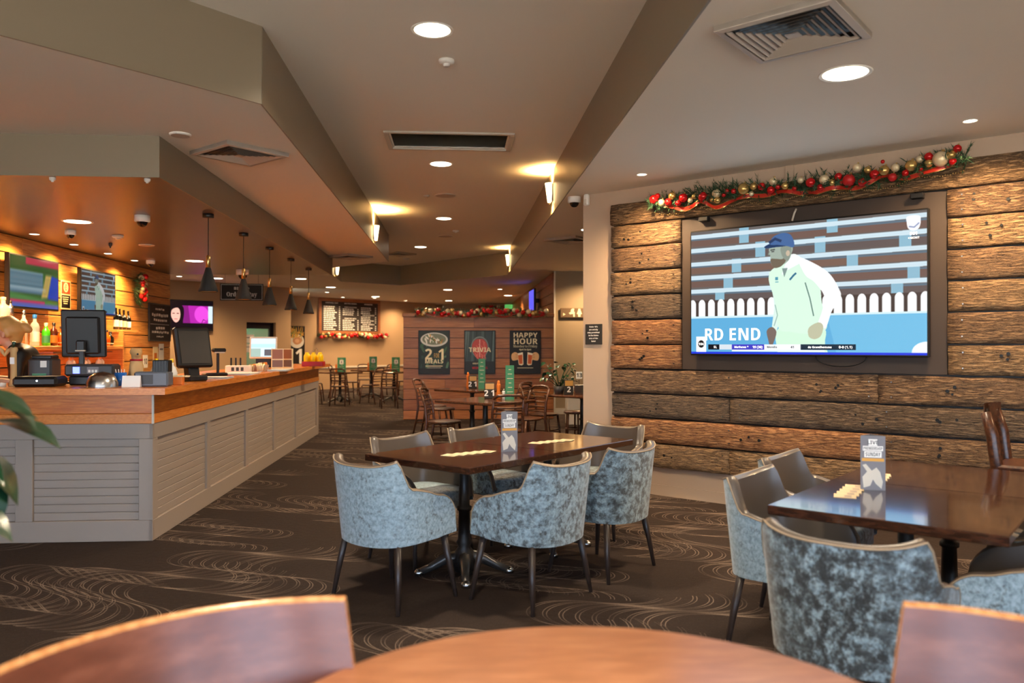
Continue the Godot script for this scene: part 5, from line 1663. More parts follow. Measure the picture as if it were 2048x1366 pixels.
		shaker("pepper_mill", ["wooden pepper mill on the table close to the bar end", "wooden pepper mill on the table at the far rail", "wooden pepper mill on the table next to the partition edge"][k], P(t[0] - 0.08, 0.75, t[1] - 0.1), 0.2, 0.028, M.orange)
		k += 1
	var fl := ["dark bentwood chair at the dining table close to the bar end", "dark bentwood chair at the dining table against the far rail", "dark bentwood chair at the dining table next to the partition edge"]
	for c in [[-2.7, 18.9, 0.1, 1.0, 0], [-3.45, 19.3, 0.7, 0.7, 0], [-2.05, 19.5, -0.8, 0.5, 0], [-1.52, 18.2, -0.2, 1.0, 2], [-0.95, 19.4, -0.5, 0.9, 2], [-2.75, 21.1, 0.7, 0.5, 1], [-3.1, 21.7, 0.9, -0.1, 1], [-1.4, 21.55, -0.9, 0.2, 1], [-0.85, 20.9, -0.8, -0.5, 2], [-2.55, 22.6, 0.2, -1.0, 1], [-1.85, 22.5, -0.3, -1.0, 1], [-3.6, 20.5, 0.8, -0.5, 0]]:
		cafe_chair(fl[c[4]], P(c[0], 0, c[1]), yaw(Vector2(c[2], c[3])), fg)

func leafy(called: String, label: String, at: Vector3, pot_r: float, n: int, reach: float, leaf: float, sd: int) -> Node3D:
	var o := thing(called, label, "plant", at)
	part(o, "pot", lathe([[0.0, 0.0], [pot_r * 0.75, 0.0], [pot_r, pot_r * 1.3], [pot_r * 0.92, pot_r * 1.3], [pot_r * 0.9, pot_r * 1.15], [0.0, pot_r * 1.15]], 16), M.charcoal)
	var g := RandomNumberGenerator.new()
	g.seed = sd
	var lm := grid(4, 6, func(u: float, v: float):
		var w := sin(v * PI) * (1.0 - 0.35 * v) * 0.5
		return Vector3((u - 0.5) * 2.0 * w, absf(u - 0.5) * 0.25 * w - v * v * 0.35, v))
	meshes["leaf"] = lm
	for k in n:
		var a := g.randf() * TAU
		var up := g.randf_range(0.15, 1.0)
		var d := Vector3(sin(a), 0, cos(a))
		var tip := d * reach * g.randf_range(0.2, 0.7) + Vector3(0, pot_r * 1.2 + reach * up, 0)
		if k % 4 == 0:
			part(o, "stem", tube([Vector3(0, pot_r, 0), tip * 0.5 + Vector3(0, reach * 0.15, 0), tip], [0.006, 0.005, 0.003], 5), M.leaf)
		part(o, "leaf", lm, M.leaf, tip, Vector3(g.randf_range(-0.5, 0.9), a + g.randf_range(-0.6, 0.6), g.randf_range(-0.5, 0.5)), Vector3.ONE * leaf * g.randf_range(1.4, 2.6))
	return o

# ---------- rounded bodies: tapered capsules joined with a smooth minimum, meshed as surface nets
func blob(st: SurfaceTool, caps: Array, cell: float, k := 0.03) -> void:   # caps: [a, b, ra, rb]
	var lo := Vector3(1e9, 1e9, 1e9)
	var hi := -lo
	for c in caps:
		for e in 2:
			var r: float = maxf(c[2], c[3]) + cell * 2.0
			lo = lo.min(c[e] - Vector3(r, r, r))
			hi = hi.max(c[e] + Vector3(r, r, r))
	var n := Vector3i(((hi - lo) / cell).ceil()) + Vector3i(2, 2, 2)
	var f := PackedFloat32Array()
	f.resize(n.x * n.y * n.z)
	f.fill(1.0)
	var sy := n.x
	var sz := n.x * n.y
	for c in caps:
		var a: Vector3 = c[0]
		var b: Vector3 = c[1]
		var ra: float = c[2]
		var rb: float = c[3]
		var m: float = maxf(ra, rb) + k + cell * 2.0
		var l := Vector3i(((a.min(b) - Vector3(m, m, m) - lo) / cell).floor()).max(Vector3i.ZERO)
		var h := Vector3i(((a.max(b) + Vector3(m, m, m) - lo) / cell).ceil()).min(n - Vector3i.ONE)
		var ab := b - a
		var q := maxf(ab.length_squared(), 1e-9)
		for z in range(l.z, h.z + 1):
			for y in range(l.y, h.y + 1):
				for x in range(l.x, h.x + 1):
					var p := lo + Vector3(x, y, z) * cell - a
					var t := clampf(p.dot(ab) / q, 0.0, 1.0)
					var d := (p - ab * t).length() - lerpf(ra, rb, t)
					var i := x + y * sy + z * sz
					var o := f[i]
					var w := clampf(0.5 + 0.5 * (o - d) / k, 0.0, 1.0)
					f[i] = lerpf(o, d, w) - k * w * (1.0 - w) if o < 0.9 else d
	var vert := {}
	for z in n.z - 1:
		for y in n.y - 1:
			for x in n.x - 1:
				var i := x + y * sy + z * sz
				var neg := 0
				for e in 8:
					if f[i + (e & 1) + (sy if e & 2 else 0) + (sz if e & 4 else 0)] < 0.0:
						neg += 1
				if neg == 0 or neg == 8:
					continue
				var sum := Vector3.ZERO
				var cnt := 0
				for e in 12:
					var ax := e / 4
					var o1 := [0, 0, 0]
					o1[(ax + 1) % 3] = e & 1
					o1[(ax + 2) % 3] = (e >> 1) & 1
					var o2 := o1.duplicate()
					o2[ax] = 1
					var v1 := f[i + o1[0] + o1[1] * sy + o1[2] * sz]
					var v2 := f[i + o2[0] + o2[1] * sy + o2[2] * sz]
					if (v1 < 0.0) != (v2 < 0.0):
						var t := v1 / (v1 - v2)
						sum += Vector3(o1[0], o1[1], o1[2]).lerp(Vector3(o2[0], o2[1], o2[2]), t)
						cnt += 1
				vert[i] = lo + (Vector3(x, y, z) + sum / cnt) * cell
	var step := [1, sy, sz]
	for i in vert:
		for ax in 3:
			var u: int = step[(ax + 1) % 3]
			var v: int = step[(ax + 2) % 3]
			var s: int = step[ax]
			if not (vert.has(i - u) and vert.has(i - v) and vert.has(i - u - v)):
				continue
			var inside := f[i] < 0.0
			if inside == (f[i + s] < 0.0):
				continue
			if inside:
				quad(st, vert[i - u - v], vert[i - v], vert[i], vert[i - u])
			else:
				quad(st, vert[i - u - v], vert[i - u], vert[i], vert[i - v])

func body(caps: Array, cell: float, k := 0.03) -> ArrayMesh:
	var st := begin()
	blob(st, caps, cell, k)
	return done(st)

# ---------- bottles and glasses
func bottle(label: String, at: Vector3, h: float, r: float, glass: Material, cap: Material, lab: Material, group: String, kind := 0) -> void:
	var o := thing("bottle", label, "bottle", at, 0.0, group)
	var prof: Array
	if kind == 0:      # wine
		prof = [[0.0, 0.0], [r, 0.004], [r, h * 0.58], [r * 0.75, h * 0.68], [r * 0.36, h * 0.78], [r * 0.34, h * 0.96], [r * 0.4, h * 0.97], [r * 0.38, h], [0.0, h]]
	elif kind == 1:    # round-shouldered spirits
		prof = [[0.0, 0.0], [r, 0.006], [r, h * 0.6], [r * 0.8, h * 0.70], [r * 0.4, h * 0.76], [r * 0.36, h * 0.88], [0.0, h * 0.88]]
	else:              # squat decanter
		prof = [[0.0, 0.0], [r * 0.95, 0.006], [r * 1.1, h * 0.4], [r, h * 0.58], [r * 0.4, h * 0.7], [r * 0.36, h * 0.86], [0.0, h * 0.86]]
	part(o, "glass_body", lathe(prof, 14), glass)
	if kind == 0:
		part(o, "foil", lathe([[r * 0.37, h * 0.84], [r * 0.37, h * 0.965], [r * 0.43, h * 0.97], [r * 0.41, h * 1.003], [0.0, h * 1.004]], 12), cap)
	else:
		part(o, "stopper", lathe([[r * 0.42, h * 0.86], [r * 0.45, h * 0.98], [0.0, h]], 12), cap)
	if lab != null:
		part(o, "label_paper", lathe([[r * 1.015, h * 0.14], [r * 1.015, h * 0.45]], 14), lab)

func wine_glass(at: Vector3) -> void:
	var o := thing("wine_glass", "wine glass hanging upside down under the back bar shelf", "glass", at, 0.0, "hanging wine glasses")
	part(o, "bowl", lathe([[0.03, -0.19], [0.038, -0.15], [0.036, -0.12], [0.02, -0.095], [0.004, -0.085], [0.004, -0.01], [0.03, -0.003], [0.0, 0.0]], 12), M.stemware)

func flat_tv(called: String, label: String, at: Vector3, turn: float, w: float, h: float, im: Image, lit: float) -> Node3D:
	var o := thing(called, label, "television", at, turn)
	part(o, "casing", box(w, h, 0.05, 0.006), M.black, Vector3(0, 0, 0.09))
	part(o, "wall_mount", box(0.3, 0.25, 0.06), M.black, Vector3(0, 0, 0.035))
	part(o, "screen", sheet(w - 0.04, h - 0.045), print_mat(im, 0.12, lit), Vector3(0, 0.004, 0.1165))
	return o

func build_bar_things() -> void:
	var bt := PI / 2
	# first bar television: a boundary with advertising boards
	var im := ink(320, 180, rgb(70, 110, 60))
	rc(im, 0, 0, 1, 0.28, rgb(60, 96, 52))
	rc(im, 0.3, 0, 1, 0.14, rgb(196, 60, 80))
	for k in 6:
		rc(im, 0, 0.28 + k * 0.075, 0.66, 0.32 + k * 0.075, rgb(130, 160, 172))
		rc(im, 0, 0.32 + k * 0.075, 0.66, 0.355 + k * 0.075, rgb(70, 104, 120))
	fill(im, [[0.72, 0.3], [0.85, 0.3], [0.76, 0.78], [0.62, 0.8]], rgb(196, 170, 96))
	fill(im, [[0.85, 0.3], [1, 0.34], [1, 0.82], [0.76, 0.8]], rgb(40, 76, 190))
	rc(im, 0, 0.62, 0.72, 0.64, rgb(206, 220, 226))
	fill(im, [[0, 0.72], [1, 0.88], [1, 1], [0, 1]], rgb(88, 138, 78))
	rc(im, 0, 0.86, 0.7, 0.92, rgb(200, 70, 110))
	rc(im, 0, 0.92, 1, 1, rgb(90, 110, 190))
	flat_tv("bar_television", "bar television beside the red licence notice showing a green sports ground", P(-4.9, 2.12, 9.45), bt, 1.08, 0.60, soft(im, 8), 0.4)
	im = cricket_picture()
	im.resize(320, 180, Image.INTERPOLATE_LANCZOS)
	flat_tv("bar_television", "bar television beside the wine bottles showing the same cricketer", P(-4.9, 2.115, 11.08), bt, 1.05, 0.60, im, 0.22)
	# licence notice
	var no := thing("licence_notice", "tall red and black notice between the two bar televisions", "sign", P(-4.9, 2.05, 10.4), bt)
	part(no, "card", box(0.25, 0.36, 0.004), M.cream, Vector3(0, 0, 0.002))
	part(no, "red_field", box(0.22, 0.15, 0.001), mat(rgb(206, 74, 40), 0.5), Vector3(0, 0.088, 0.0046))
	part(no, "circle", lathe([[0.04, 0.0], [0.062, 0.0]], 20), M.cream, Vector3(0, 0.095, 0.0055), Vector3(PI / 2, 0, 0))
	text(no, "lettering", "18", 0.06, M.cream, Vector3(0, 0.095, 0.0055))
	part(no, "black_field", box(0.22, 0.16, 0.001), M.black, Vector3(0, -0.085, 0.0046))
	for k in 4:
		part(no, "printed_line", box(0.16 - 0.02 * k, 0.012, 0.001), M.cream, Vector3(-0.01, -0.03 - k * 0.026, 0.0055))
	# wreath
	var wr := thing("christmas_wreath", "hanging drop swag of baubles on the bar's board wall", "wreath", P(-4.9, 2.29, 12.55), bt)
	var st := begin(true)
	var g := RandomNumberGenerator.new()
	g.seed = 31
	for k in 140:
		var v := g.randf_range(-1, 1)
		var ww := 0.17 * sqrt(maxf(0.0, 1.0 - v * v)) * (1.0 - 0.15 * v)
		var c := Vector3(g.randf_range(-ww, ww), v * 0.2, g.randf_range(0.02, 0.08))
		var dir := Vector3(c.x * 3.0, -0.6 + v, 0.4 + g.randf()).normalized()
		for j in 9:
			var root := c + dir * 0.09 * j / 8.0
			var out := (Vector3(g.randf_range(-1, 1), g.randf_range(-1, 1), g.randf_range(-1, 1)).normalized() + dir).normalized()
			var w := out.cross(dir).normalized() * 0.004
			tri(st, root - w, root + w, root + out * 0.05)
	kind_stuff(part(wr, "pine_sprigs", done(st), M.needle))
	for k in 17:
		var v := -0.9 + 1.8 * k / 16.0
		bauble(wr, Vector3(0.085 * sin(k * 2.4) * sqrt(1.0 - v * v * 0.8), v * 0.19, 0.14 + 0.015 * cos(k * 1.9)), 0.04 + 0.011 * sin(k * 1.7), [0, 1, 3, 2][k % 4])
	# chalkboard
	var cb := thing("chalkboard", "small framed chalkboard near the corner of the bar wall", "chalkboard", P(-4.9, 1.79, 13.57), bt)
	part(cb, "slate", box(0.92, 0.58, 0.015), mat(rgb(48, 46, 46), 0.7), Vector3(0, 0, 0.009))
	for s in [-1.0, 1.0]:
		part(cb, "frame", box(0.96, 0.02, 0.026, 0.003), M.charcoal, Vector3(0, s * 0.30, 0.014))
		part(cb, "frame", box(0.02, 0.58, 0.026, 0.003), M.charcoal, Vector3(s * 0.47, 0, 0.014))
	part(cb, "divider", box(0.84, 0.006, 0.001), M.ink_white, Vector3(0, -0.03, 0.0175))
	for ln in [[0.22, 0.4, 0.03], [0.12, 0.7, 0.045], [0.04, 0.55, 0.035], [-0.09, 0.36, 0.04], [-0.16, 0.7, 0.035], [-0.23, 0.3, 0.02]]:
		var x: float = -ln[1] / 2
		while x < ln[1] / 2:
			var ww := g.randf_range(0.03, 0.09)
			part(cb, "chalk_word", box(ww, ln[2], 0.001), M.ink_white, Vector3(x + ww / 2, ln[0] + g.randf_range(-0.006, 0.006), 0.0175))
			x += ww + 0.025
	# bottles
	var clear := mat(Color(0.88, 0.94, 0.96, 0.35), 0.05)
	clear.transparency = BaseMaterial3D.TRANSPARENCY_ALPHA
	var green := mat(Color(0.25, 0.75, 0.12), 0.08)
	var amber := mat(Color(0.78, 0.34, 0.05), 0.08)
	var brown := mat(Color(0.30, 0.12, 0.04), 0.08)
	var wine := mat(Color(0.03, 0.035, 0.03), 0.08)
	var sy := 1.408
	var gg := "spirit bottles on the long back bar shelf"
	bottle("tall white-frosted bottle at the start of the long shelf", P(-4.74, sy, 9.12), 0.40, 0.042, M.off_white, M.steel, null, gg, 1)
	bottle("clear spirit bottle with blue stopper", P(-4.73, sy, 9.33), 0.36, 0.05, clear, M.blue_glass, M.paper, gg, 1)
	bottle("bright green liqueur bottle", P(-4.74, sy, 9.60), 0.27, 0.045, green, M.off_white, M.green_card, gg, 1)
	bottle("brown whisky bottle next to the green one", P(-4.74, sy, 9.78), 0.28, 0.042, brown, M.black, M.orange, gg, 1)
	bottle("amber whisky bottle with pale label beside the till screen", P(-4.72, sy, 9.92), 0.24, 0.045, amber, M.black, M.cream, gg, 2)
	bottle("clear gin bottle past the till screen", P(-4.73, sy, 11.02), 0.30, 0.05, clear, M.steel, M.paper, gg, 1)
	bottle("amber bottle past the till screen", P(-4.72, sy, 11.16), 0.22, 0.045, amber, M.black, M.cream, gg, 2)
	bottle("dark stubby bottle at the end of the long shelf", P(-4.74, sy, 11.33), 0.2, 0.042, wine, M.black, M.paper, gg, 2)
	gg = "bottles on the short upper shelf"
	bottle("squat clear decanter bottle at the upper shelf end", P(-4.74, 1.678, 8.72), 0.25, 0.06, clear, M.cream, null, gg, 2)
	bottle("square-shouldered clear bottle on the upper shelf", P(-4.74, 1.678, 8.55), 0.22, 0.055, clear, M.steel, M.paper, gg, 2)
	bottle("slim silver bottle on the upper shelf", P(-4.74, 1.678, 8.86), 0.22, 0.03, M.steel, M.black, null, gg, 1)
	gg = "wine bottles on the small shelf"
	var wl := ["dark wine bottle with white label at the televison end of the small shelf", "dark wine bottle with broad white label second on the small shelf", "dark wine bottle with cream label third on the small shelf", "dark wine bottle standing apart at the small shelf end"]
	for k in 4:
		bottle(wl[k].replace("televison", "television"), P(-4.79, 1.636, 11.63 + [0.0, 0.12, 0.26, 0.42][k]), 0.31 - 0.01 * k, 0.038, wine, M.black, [M.paper, M.paper, M.cream, M.paper][k], gg, 0)
	gg = "bottles on the back bar worktop"
	bottle("amber bottle on the worktop below the glasses", P(-4.60, 0.94, 8.95), 0.30, 0.045, amber, M.black, M.orange, gg, 1)
	bottle("clear bottle with red neck on the worktop", P(-4.60, 0.94, 9.2), 0.30, 0.042, clear, M.red_plastic, M.paper, gg, 1)
	for k in 7:
		wine_glass(P(-4.74 + 0.05 * (k % 2), 1.322, 9.85 + k * 0.20))
	for k in 2:
		var cd := thing("number_card", ["white number eighteen card on the bar wall", "white number ten card on the bar wall"][k], "number card", P(-4.9, 1.16, 12.62 + k * 0.36), bt)
		part(cd, "card", box(0.2, 0.2, 0.004), M.paper, Vector3(0, 0, 0.003))
		text(cd, "lettering", ["18", "10"][k], 0.09, M.black, Vector3(0, 0, 0.0055))
	var nt := thing("wall_notice", "pair of cream paper notices under the chalkboard", "paper", P(-4.9, 1.29, 13.55), bt)
	part(nt, "sheet", box(0.22, 0.26, 0.003), M.cream, Vector3(-0.14, -0.03, 0.002))
	part(nt, "sheet", box(0.22, 0.3, 0.003), M.paper, Vector3(0.12, 0, 0.002))
	part(nt, "printed_block", box(0.12, 0.1, 0.001), M.orange, Vector3(-0.14, -0.05, 0.004))
	part(nt, "printed_block", box(0.14, 0.03, 0.001), M.grey_card, Vector3(0.12, 0.06, 0.004))
	# ---- on the counter
	var cy := 1.1125
	var mo := thing("till_monitor", "black till screen seen from behind on its stand", "monitor", P(-3.0, cy, 6.66), 0.12)
	part(mo, "casing", box(0.335, 0.385, 0.03, 0.01), M.black, Vector3(0, 0.40, -0.02), Vector3(0.08, 0, 0))
	part(mo, "back_shell", box(0.25, 0.30, 0.03, 0.012), M.black, Vector3(0, 0.385, 0.008), Vector3(0.08, 0, 0))
	part(mo, "hinge", box(0.07, 0.09, 0.06, 0.01), M.black, Vector3(0, 0.30, 0.04))
	part(mo, "stand", box(0.04, 0.26, 0.03, 0.006), M.charcoal, Vector3(0, 0.14, 0.03))
	part(mo, "foot", box(0.22, 0.015, 0.18, 0.005), M.black, Vector3(0, 0.0075, 0.02))
	part(mo, "customer_display", box(0.075, 0.012, 0.03, 0.003), M.off_white, Vector3(0.0, 0.262, 0.06))
	var rp := thing("receipt_printer", "black receipt printer with paper slot", "printer", P(-3.22, cy, 6.50), 0.1)
	part(rp, "body", box(0.17, 0.20, 0.2, 0.012), M.charcoal, Vector3(0, 0.10, 0))
	part(rp, "lid", box(0.15, 0.03, 0.15, 0.008), M.black, Vector3(0, 0.212, -0.01))
	part(rp, "paper_slot", box(0.1, 0.035, 0.004), M.green_card, Vector3(0, 0.07, 0.101))
	part(rp, "receipt", box(0.045, 0.05, 0.002), M.paper, Vector3(0.03, 0.16, 0.102))
	var cr := thing("cash_drawer", "low rounded black drawer on the counter", "cash drawer", P(-3.09, cy, 6.18), 0.08)
	part(cr, "body", box(0.31, 0.075, 0.22, 0.02), M.black, Vector3(0, 0.038, 0))
	part(cr, "lock", cyl(0.008, 0.006, 10), M.steel, Vector3(0.02, 0.045, 0.108), Vector3(PI / 2, 0, 0))
	var ct := thing("card_console", "dark console with lit blue button and number keys", "console", P(-2.80, cy, 6.38), 0.05)
	part(ct, "body", box(0.36, 0.09, 0.16, 0.015), M.charcoal, Vector3(0, 0.115, 0))
	part(ct, "base", box(0.30, 0.07, 0.14, 0.01), M.black, Vector3(0, 0.035, 0))
	part(ct, "button_light", box(0.05, 0.05, 0.004, 0.001), glow(Color(0.1, 0.3, 1.0), 2.0), Vector3(-0.09, 0.115, 0.081))
	part(ct, "keypad", box(0.085, 0.05, 0.004, 0.001), M.grey_card, Vector3(0.03, 0.115, 0.081))
	for k in 3:
		part(ct, "key", box(0.016, 0.02, 0.004), M.paper, Vector3(0.006 + k * 0.024, 0.108, 0.084))
	var cl := thing("steel_cloche", "polished steel half-dome on the counter edge", "cloche", P(-2.56, cy, 5.98))
	part(cl, "dome", lathe([[0.108, 0.0], [0.106, 0.035], [0.088, 0.078], [0.05, 0.105], [0.0, 0.115]], 24), M.steel)
	part(cl, "rim", lathe([[0.1, 0.0], [0.115, 0.002], [0.115, 0.006], [0.105, 0.008]], 24), M.steel)
	var tu := thing("blue_tumbler", "blue glass tumbler holding straws", "tumbler", P(-2.52, cy, 6.20))
	part(tu, "glass_body", lathe([[0.0, 0.0], [0.036, 0.0], [0.044, 0.1], [0.04, 0.1], [0.034, 0.01], [0.0, 0.01]], 16), M.blue_glass)
	for k in 4:
		part(tu, "straw", tube([Vector3(0.01 * (k - 1.5), 0.012, 0), Vector3(0.022 * (k - 1.5), 0.125, 0.01)], 0.003, 6), M.paper)
	var wc := thing("white_card_stand", "blank white tent card on the counter edge", "card", P(-2.36, cy, 6.0), 0.1)
	part(wc, "leaf", box(0.125, 0.085, 0.003), M.paper, Vector3(0, 0.042, 0.012), Vector3(-0.25, 0, 0))
	part(wc, "leaf", box(0.125, 0.085, 0.003), M.paper, Vector3(0, 0.042, -0.012), Vector3(0.25, 0, 0))
	var gb := thing("napkin_box", "grey plastic holder with black bristled insert", "holder", P(-2.24, cy, 6.10), 0.06)
	part(gb, "tray", box(0.24, 0.11, 0.14, 0.012), mat(rgb(92, 98, 108), 0.35), Vector3(0, 0.055, 0))
	part(gb, "front_window", box(0.09, 0.07, 0.004), M.charcoal, Vector3(-0.03, 0.055, 0.071))
	part(gb, "insert", box(0.115, 0.09, 0.1, 0.006), M.black, Vector3(0.055, 0.15, -0.02))
	for k in 5:
		part(gb, "rib", box(0.005, 0.08, 0.006), M.charcoal, Vector3(0.015 + k * 0.02, 0.15, 0.032))
	var spr := thing("spray_bottle", "white spray bottle with yellow nozzle behind the grey holder", "bottle", P(-2.22, cy, 6.42), 0.3)
	part(spr, "body", lathe([[0.0, 0.0], [0.042, 0.004], [0.042, 0.09], [0.03, 0.13], [0.013, 0.15], [0.013, 0.17], [0.0, 0.17]], 14), M.white)
	part(spr, "nozzle", box(0.025, 0.03, 0.06, 0.005), M.yellow, Vector3(0, 0.185, 0.01))
	var spr2 := thing("detergent_bottle", "white slanted bottle beside the dog figure", "bottle", P(-2.36, cy, 6.48), 0.3)
	part(spr2, "body", lathe([[0.0, 0.0], [0.05, 0.005], [0.05, 0.08], [0.03, 0.14], [0.015, 0.17], [0.0, 0.17]], 14), M.white)
	part(spr2, "cap", cyl(0.014, 0.03, 10), M.yellow, Vector3(0, 0.17, 0))
	var oc := thing("orange_crate", "small orange box behind the grey holder", "box", P(-2.14, cy, 6.34), 0.1)
	part(oc, "body", box(0.07, 0.06, 0.07, 0.004), M.orange, Vector3(0, 0.03, 0))
	part(oc, "lid", box(0.074, 0.012, 0.074, 0.003), M.cream, Vector3(0, 0.066, 0))
	# seated dog figure
	var dg := thing("dog_figure", "sandstone-coloured seated dog money box with collar", "figurine", P(-2.46, cy, 6.34), 0.5)
	part(dg, "body", body([[Vector3(0, 0.06, -0.02), Vector3(0, 0.15, 0.005), 0.058, 0.045], [Vector3(0, 0.15, 0.005), Vector3(0, 0.215, 0.01), 0.045, 0.034], [Vector3(0, 0.245, 0.012), Vector3(0, 0.24, 0.03), 0.038, 0.032], [Vector3(0, 0.238, 0.03), Vector3(0, 0.232, 0.065), 0.022, 0.016], [Vector3(0.028, 0.14, 0.03), Vector3(0.03, 0.012, 0.05), 0.02, 0.015], [Vector3(-0.028, 0.14, 0.03), Vector3(-0.03, 0.012, 0.05), 0.02, 0.015], [Vector3(0.045, 0.04, -0.03), Vector3(0.05, 0.018, 0.035), 0.034, 0.016], [Vector3(-0.045, 0.04, -0.03), Vector3(-0.05, 0.018, 0.035), 0.034, 0.016], [Vector3(0.028, 0.272, 0.0), Vector3(0.034, 0.25, -0.004), 0.013, 0.012], [Vector3(-0.028, 0.272, 0.0), Vector3(-0.034, 0.25, -0.004), 0.013, 0.012]], 0.007, 0.015), M.sandstone)
	part(dg, "collar", lathe([[0.043, 0.185], [0.047, 0.19], [0.047, 0.197], [0.042, 0.2]], 16), M.red_plastic, Vector3(0, 0, 0.008))
	part(dg, "nose", ball(0.008, 8), M.black, Vector3(0, 0.238, 0.08))
	for s in [-1.0, 1.0]:
		part(dg, "eye", ball(0.005, 8), M.black, Vector3(0.017 * s, 0.255, 0.042))
	# second till, its screen towards the aisle
	var t2 := thing("touch_till", "black touch till turned towards the aisle", "till", P(-2.24, cy, 6.98), 0.85)
	part(t2, "base", box(0.17, 0.05, 0.2, 0.012), M.black, Vector3(0, 0.025, 0.0))
	part(t2, "stand", box(0.10, 0.14, 0.09, 0.01), M.black, Vector3(0, 0.10, -0.02), Vector3(-0.2, 0, 0))
	part(t2, "casing", box(0.32, 0.35, 0.06, 0.015), M.black, Vector3(0, 0.285, 0.0), Vector3(-0.22, 0, 0))
	part(t2, "screen", box(0.27, 0.28, 0.004), mat(rgb(70, 66, 60), 0.15), Vector3(0, 0.29, 0.032), Vector3(-0.22, 0, 0))
	part(t2, "rear_display", box(0.2, 0.08, 0.05, 0.01), M.grey_card, Vector3(0.1, 0.22, -0.11), Vector3(-0.5, 0.4, 0))
	var sc := thing("scanner_stand", "black hand scanner on a thin stand beside the touch till", "scanner", P(-2.42, cy, 8.15), 0.6)
	part(sc, "foot", box(0.22, 0.03, 0.14, 0.01), M.black, Vector3(0.02, 0.015, 0))
	part(sc, "pole", cyl(0.014, 0.22, 10), M.black, Vector3(0.05, 0.02, 0))
	part(sc, "head", box(0.13, 0.04, 0.07, 0.012), M.black, Vector3(0.06, 0.255, 0))
	part(sc, "window", box(0.1, 0.012, 0.05), M.off_white, Vector3(0.06, 0.233, 0.003))
	for p in [[-2.22, 7.5, 0.3, 0.25, "white paper stack beside the touch till"], [-2.25, 8.55, 0.3, 0.5, "white tray of papers in the middle of the counter"], [-2.1, 9.75, 0.22, 0.5, "white menu stack near the sauce bottles"]]:
		var ps := thing("paper_stack", p[4], "paper", P(p[0], cy, p[1]), 0.05)
		for k in 5:
			part(ps, "sheet", box(p[2], 0.003, p[3]), M.paper, Vector3(0.006 * sin(k * 2.0), 0.0017 + k * 0.0035, 0.008 * cos(k * 3.0)), Vector3(0, 0.04 * sin(k * 1.3), 0))
		if p[1] < 8.0:
			part(ps, "red_tab", box(0.03, 0.02, 0.06), M.red_plastic, Vector3(0.12, 0.012, -0.1))
	var tr := thing("cutlery_tray", "white condiment tray with three black knives standing up", "tray", P(-2.42, cy, 9.1), 0.1)
	part(tr, "box", box(0.26, 0.08, 0.16, 0.006), M.white, Vector3(0, 0.04, 0))
	for k in 3:
		part(tr, "knife_handle", box(0.018, 0.09, 0.014, 0.004), M.black, Vector3(-0.08 + k * 0.05, 0.12, 0))
	for k in 3:
		part(tr, "print", box(0.03, 0.04, 0.001), M.charcoal, Vector3(-0.05 + k * 0.05, 0.04, 0.081))
	for k in 6:
		var jr := thing("sauce_sachet_jar", "small glass jar of amber sachets on the counter", "jar", P(-2.34 + (k % 2) * 0.1, cy, 9.32 + (k / 2) * 0.13), 0.0, "sachet jars on the bar")
		part(jr, "glass_body", lathe([[0.0, 0.0], [0.036, 0.0], [0.042, 0.075], [0.038, 0.075], [0.034, 0.006], [0.0, 0.006]], 12), M.glass)
		part(jr, "sachets", lathe([[0.0, 0.008], [0.03, 0.008], [0.034, 0.06], [0.02, 0.085 + 0.02 * (k % 2)], [0.0, 0.09]], 8), [M.brass, M.cream, M.orange][k % 3])
	var fs := thing("till_screen", "lit pale till screen far along the counter", "monitor", P(-2.62, cy, 11.1), 0.1)
	im = ink(160, 120, rgb(196, 222, 236))
	rc(im, 0.0, 0.55, 0.4, 1.0, rgb(150, 170, 160))
	rc(im, 0.55, 0.6, 1.0, 0.95, rgb(90, 84, 88))
	rc(im, 0.0, 0.3, 1.0, 0.5, rgb(168, 206, 226))
	part(fs, "casing", box(0.36, 0.30, 0.04, 0.008), M.white, Vector3(0, 0.27, 0), Vector3(-0.2, 0, 0))
	part(fs, "screen", sheet(0.32, 0.25), print_mat(soft(im), 0.2, 0.9), Vector3(0, 0.272, 0.024), Vector3(-0.2, 0, 0))
	part(fs, "foot", box(0.2, 0.13, 0.12, 0.01), M.black, Vector3(0, 0.065, -0.04))
	for k in 2:
		var db := thing("display_box", ["photo-printed card stand beside the lit till screen", "second photo-printed card stand beside the lit till screen"][k], "table stand", P(-2.28 + 0.1 * k, cy, 10.4 + 0.12 * k), 0.3 - 0.5 * k)
		part(db, "card", box(0.15, 0.26, 0.03), M.cream, Vector3(0, 0.13, 0))
		part(db, "photo", box(0.13, 0.12, 0.001), mat(rgb(150, 96, 70), 0.4), Vector3(0, 0.19, 0.0156))
		part(db, "photo", box(0.13, 0.09, 0.001), mat(rgb(120, 92, 84), 0.4), Vector3(0, 0.07, 0.0156))
	# sauce caddy: six yellow bottles in a red tray
	var tray := thing("sauce_tray", "red tray holding the yellow sauce bottles at the bar end", "tray", P(-2.06, cy, 11.75), 0.0)
	part(tray, "base", box(0.30, 0.012, 0.22, 0.004), M.red_plastic, Vector3(0, 0.006, 0))
	for s in [-1.0, 1.0]:
		part(tray, "side", box(0.30, 0.07, 0.012, 0.003), M.red_plastic, Vector3(0, 0.035, s * 0.104))
		part(tray, "side", box(0.012, 0.07, 0.20, 0.003), M.red_plastic, Vector3(s * 0.144, 0.035, 0))
	part(tray, "handle", tube([Vector3(0.02, 0.012, 0), Vector3(0.02, 0.24, 0), Vector3(0.04, 0.26, 0), Vector3(0.06, 0.24, 0), Vector3(0.05, 0.225, 0)], 0.005, 6), M.steel)
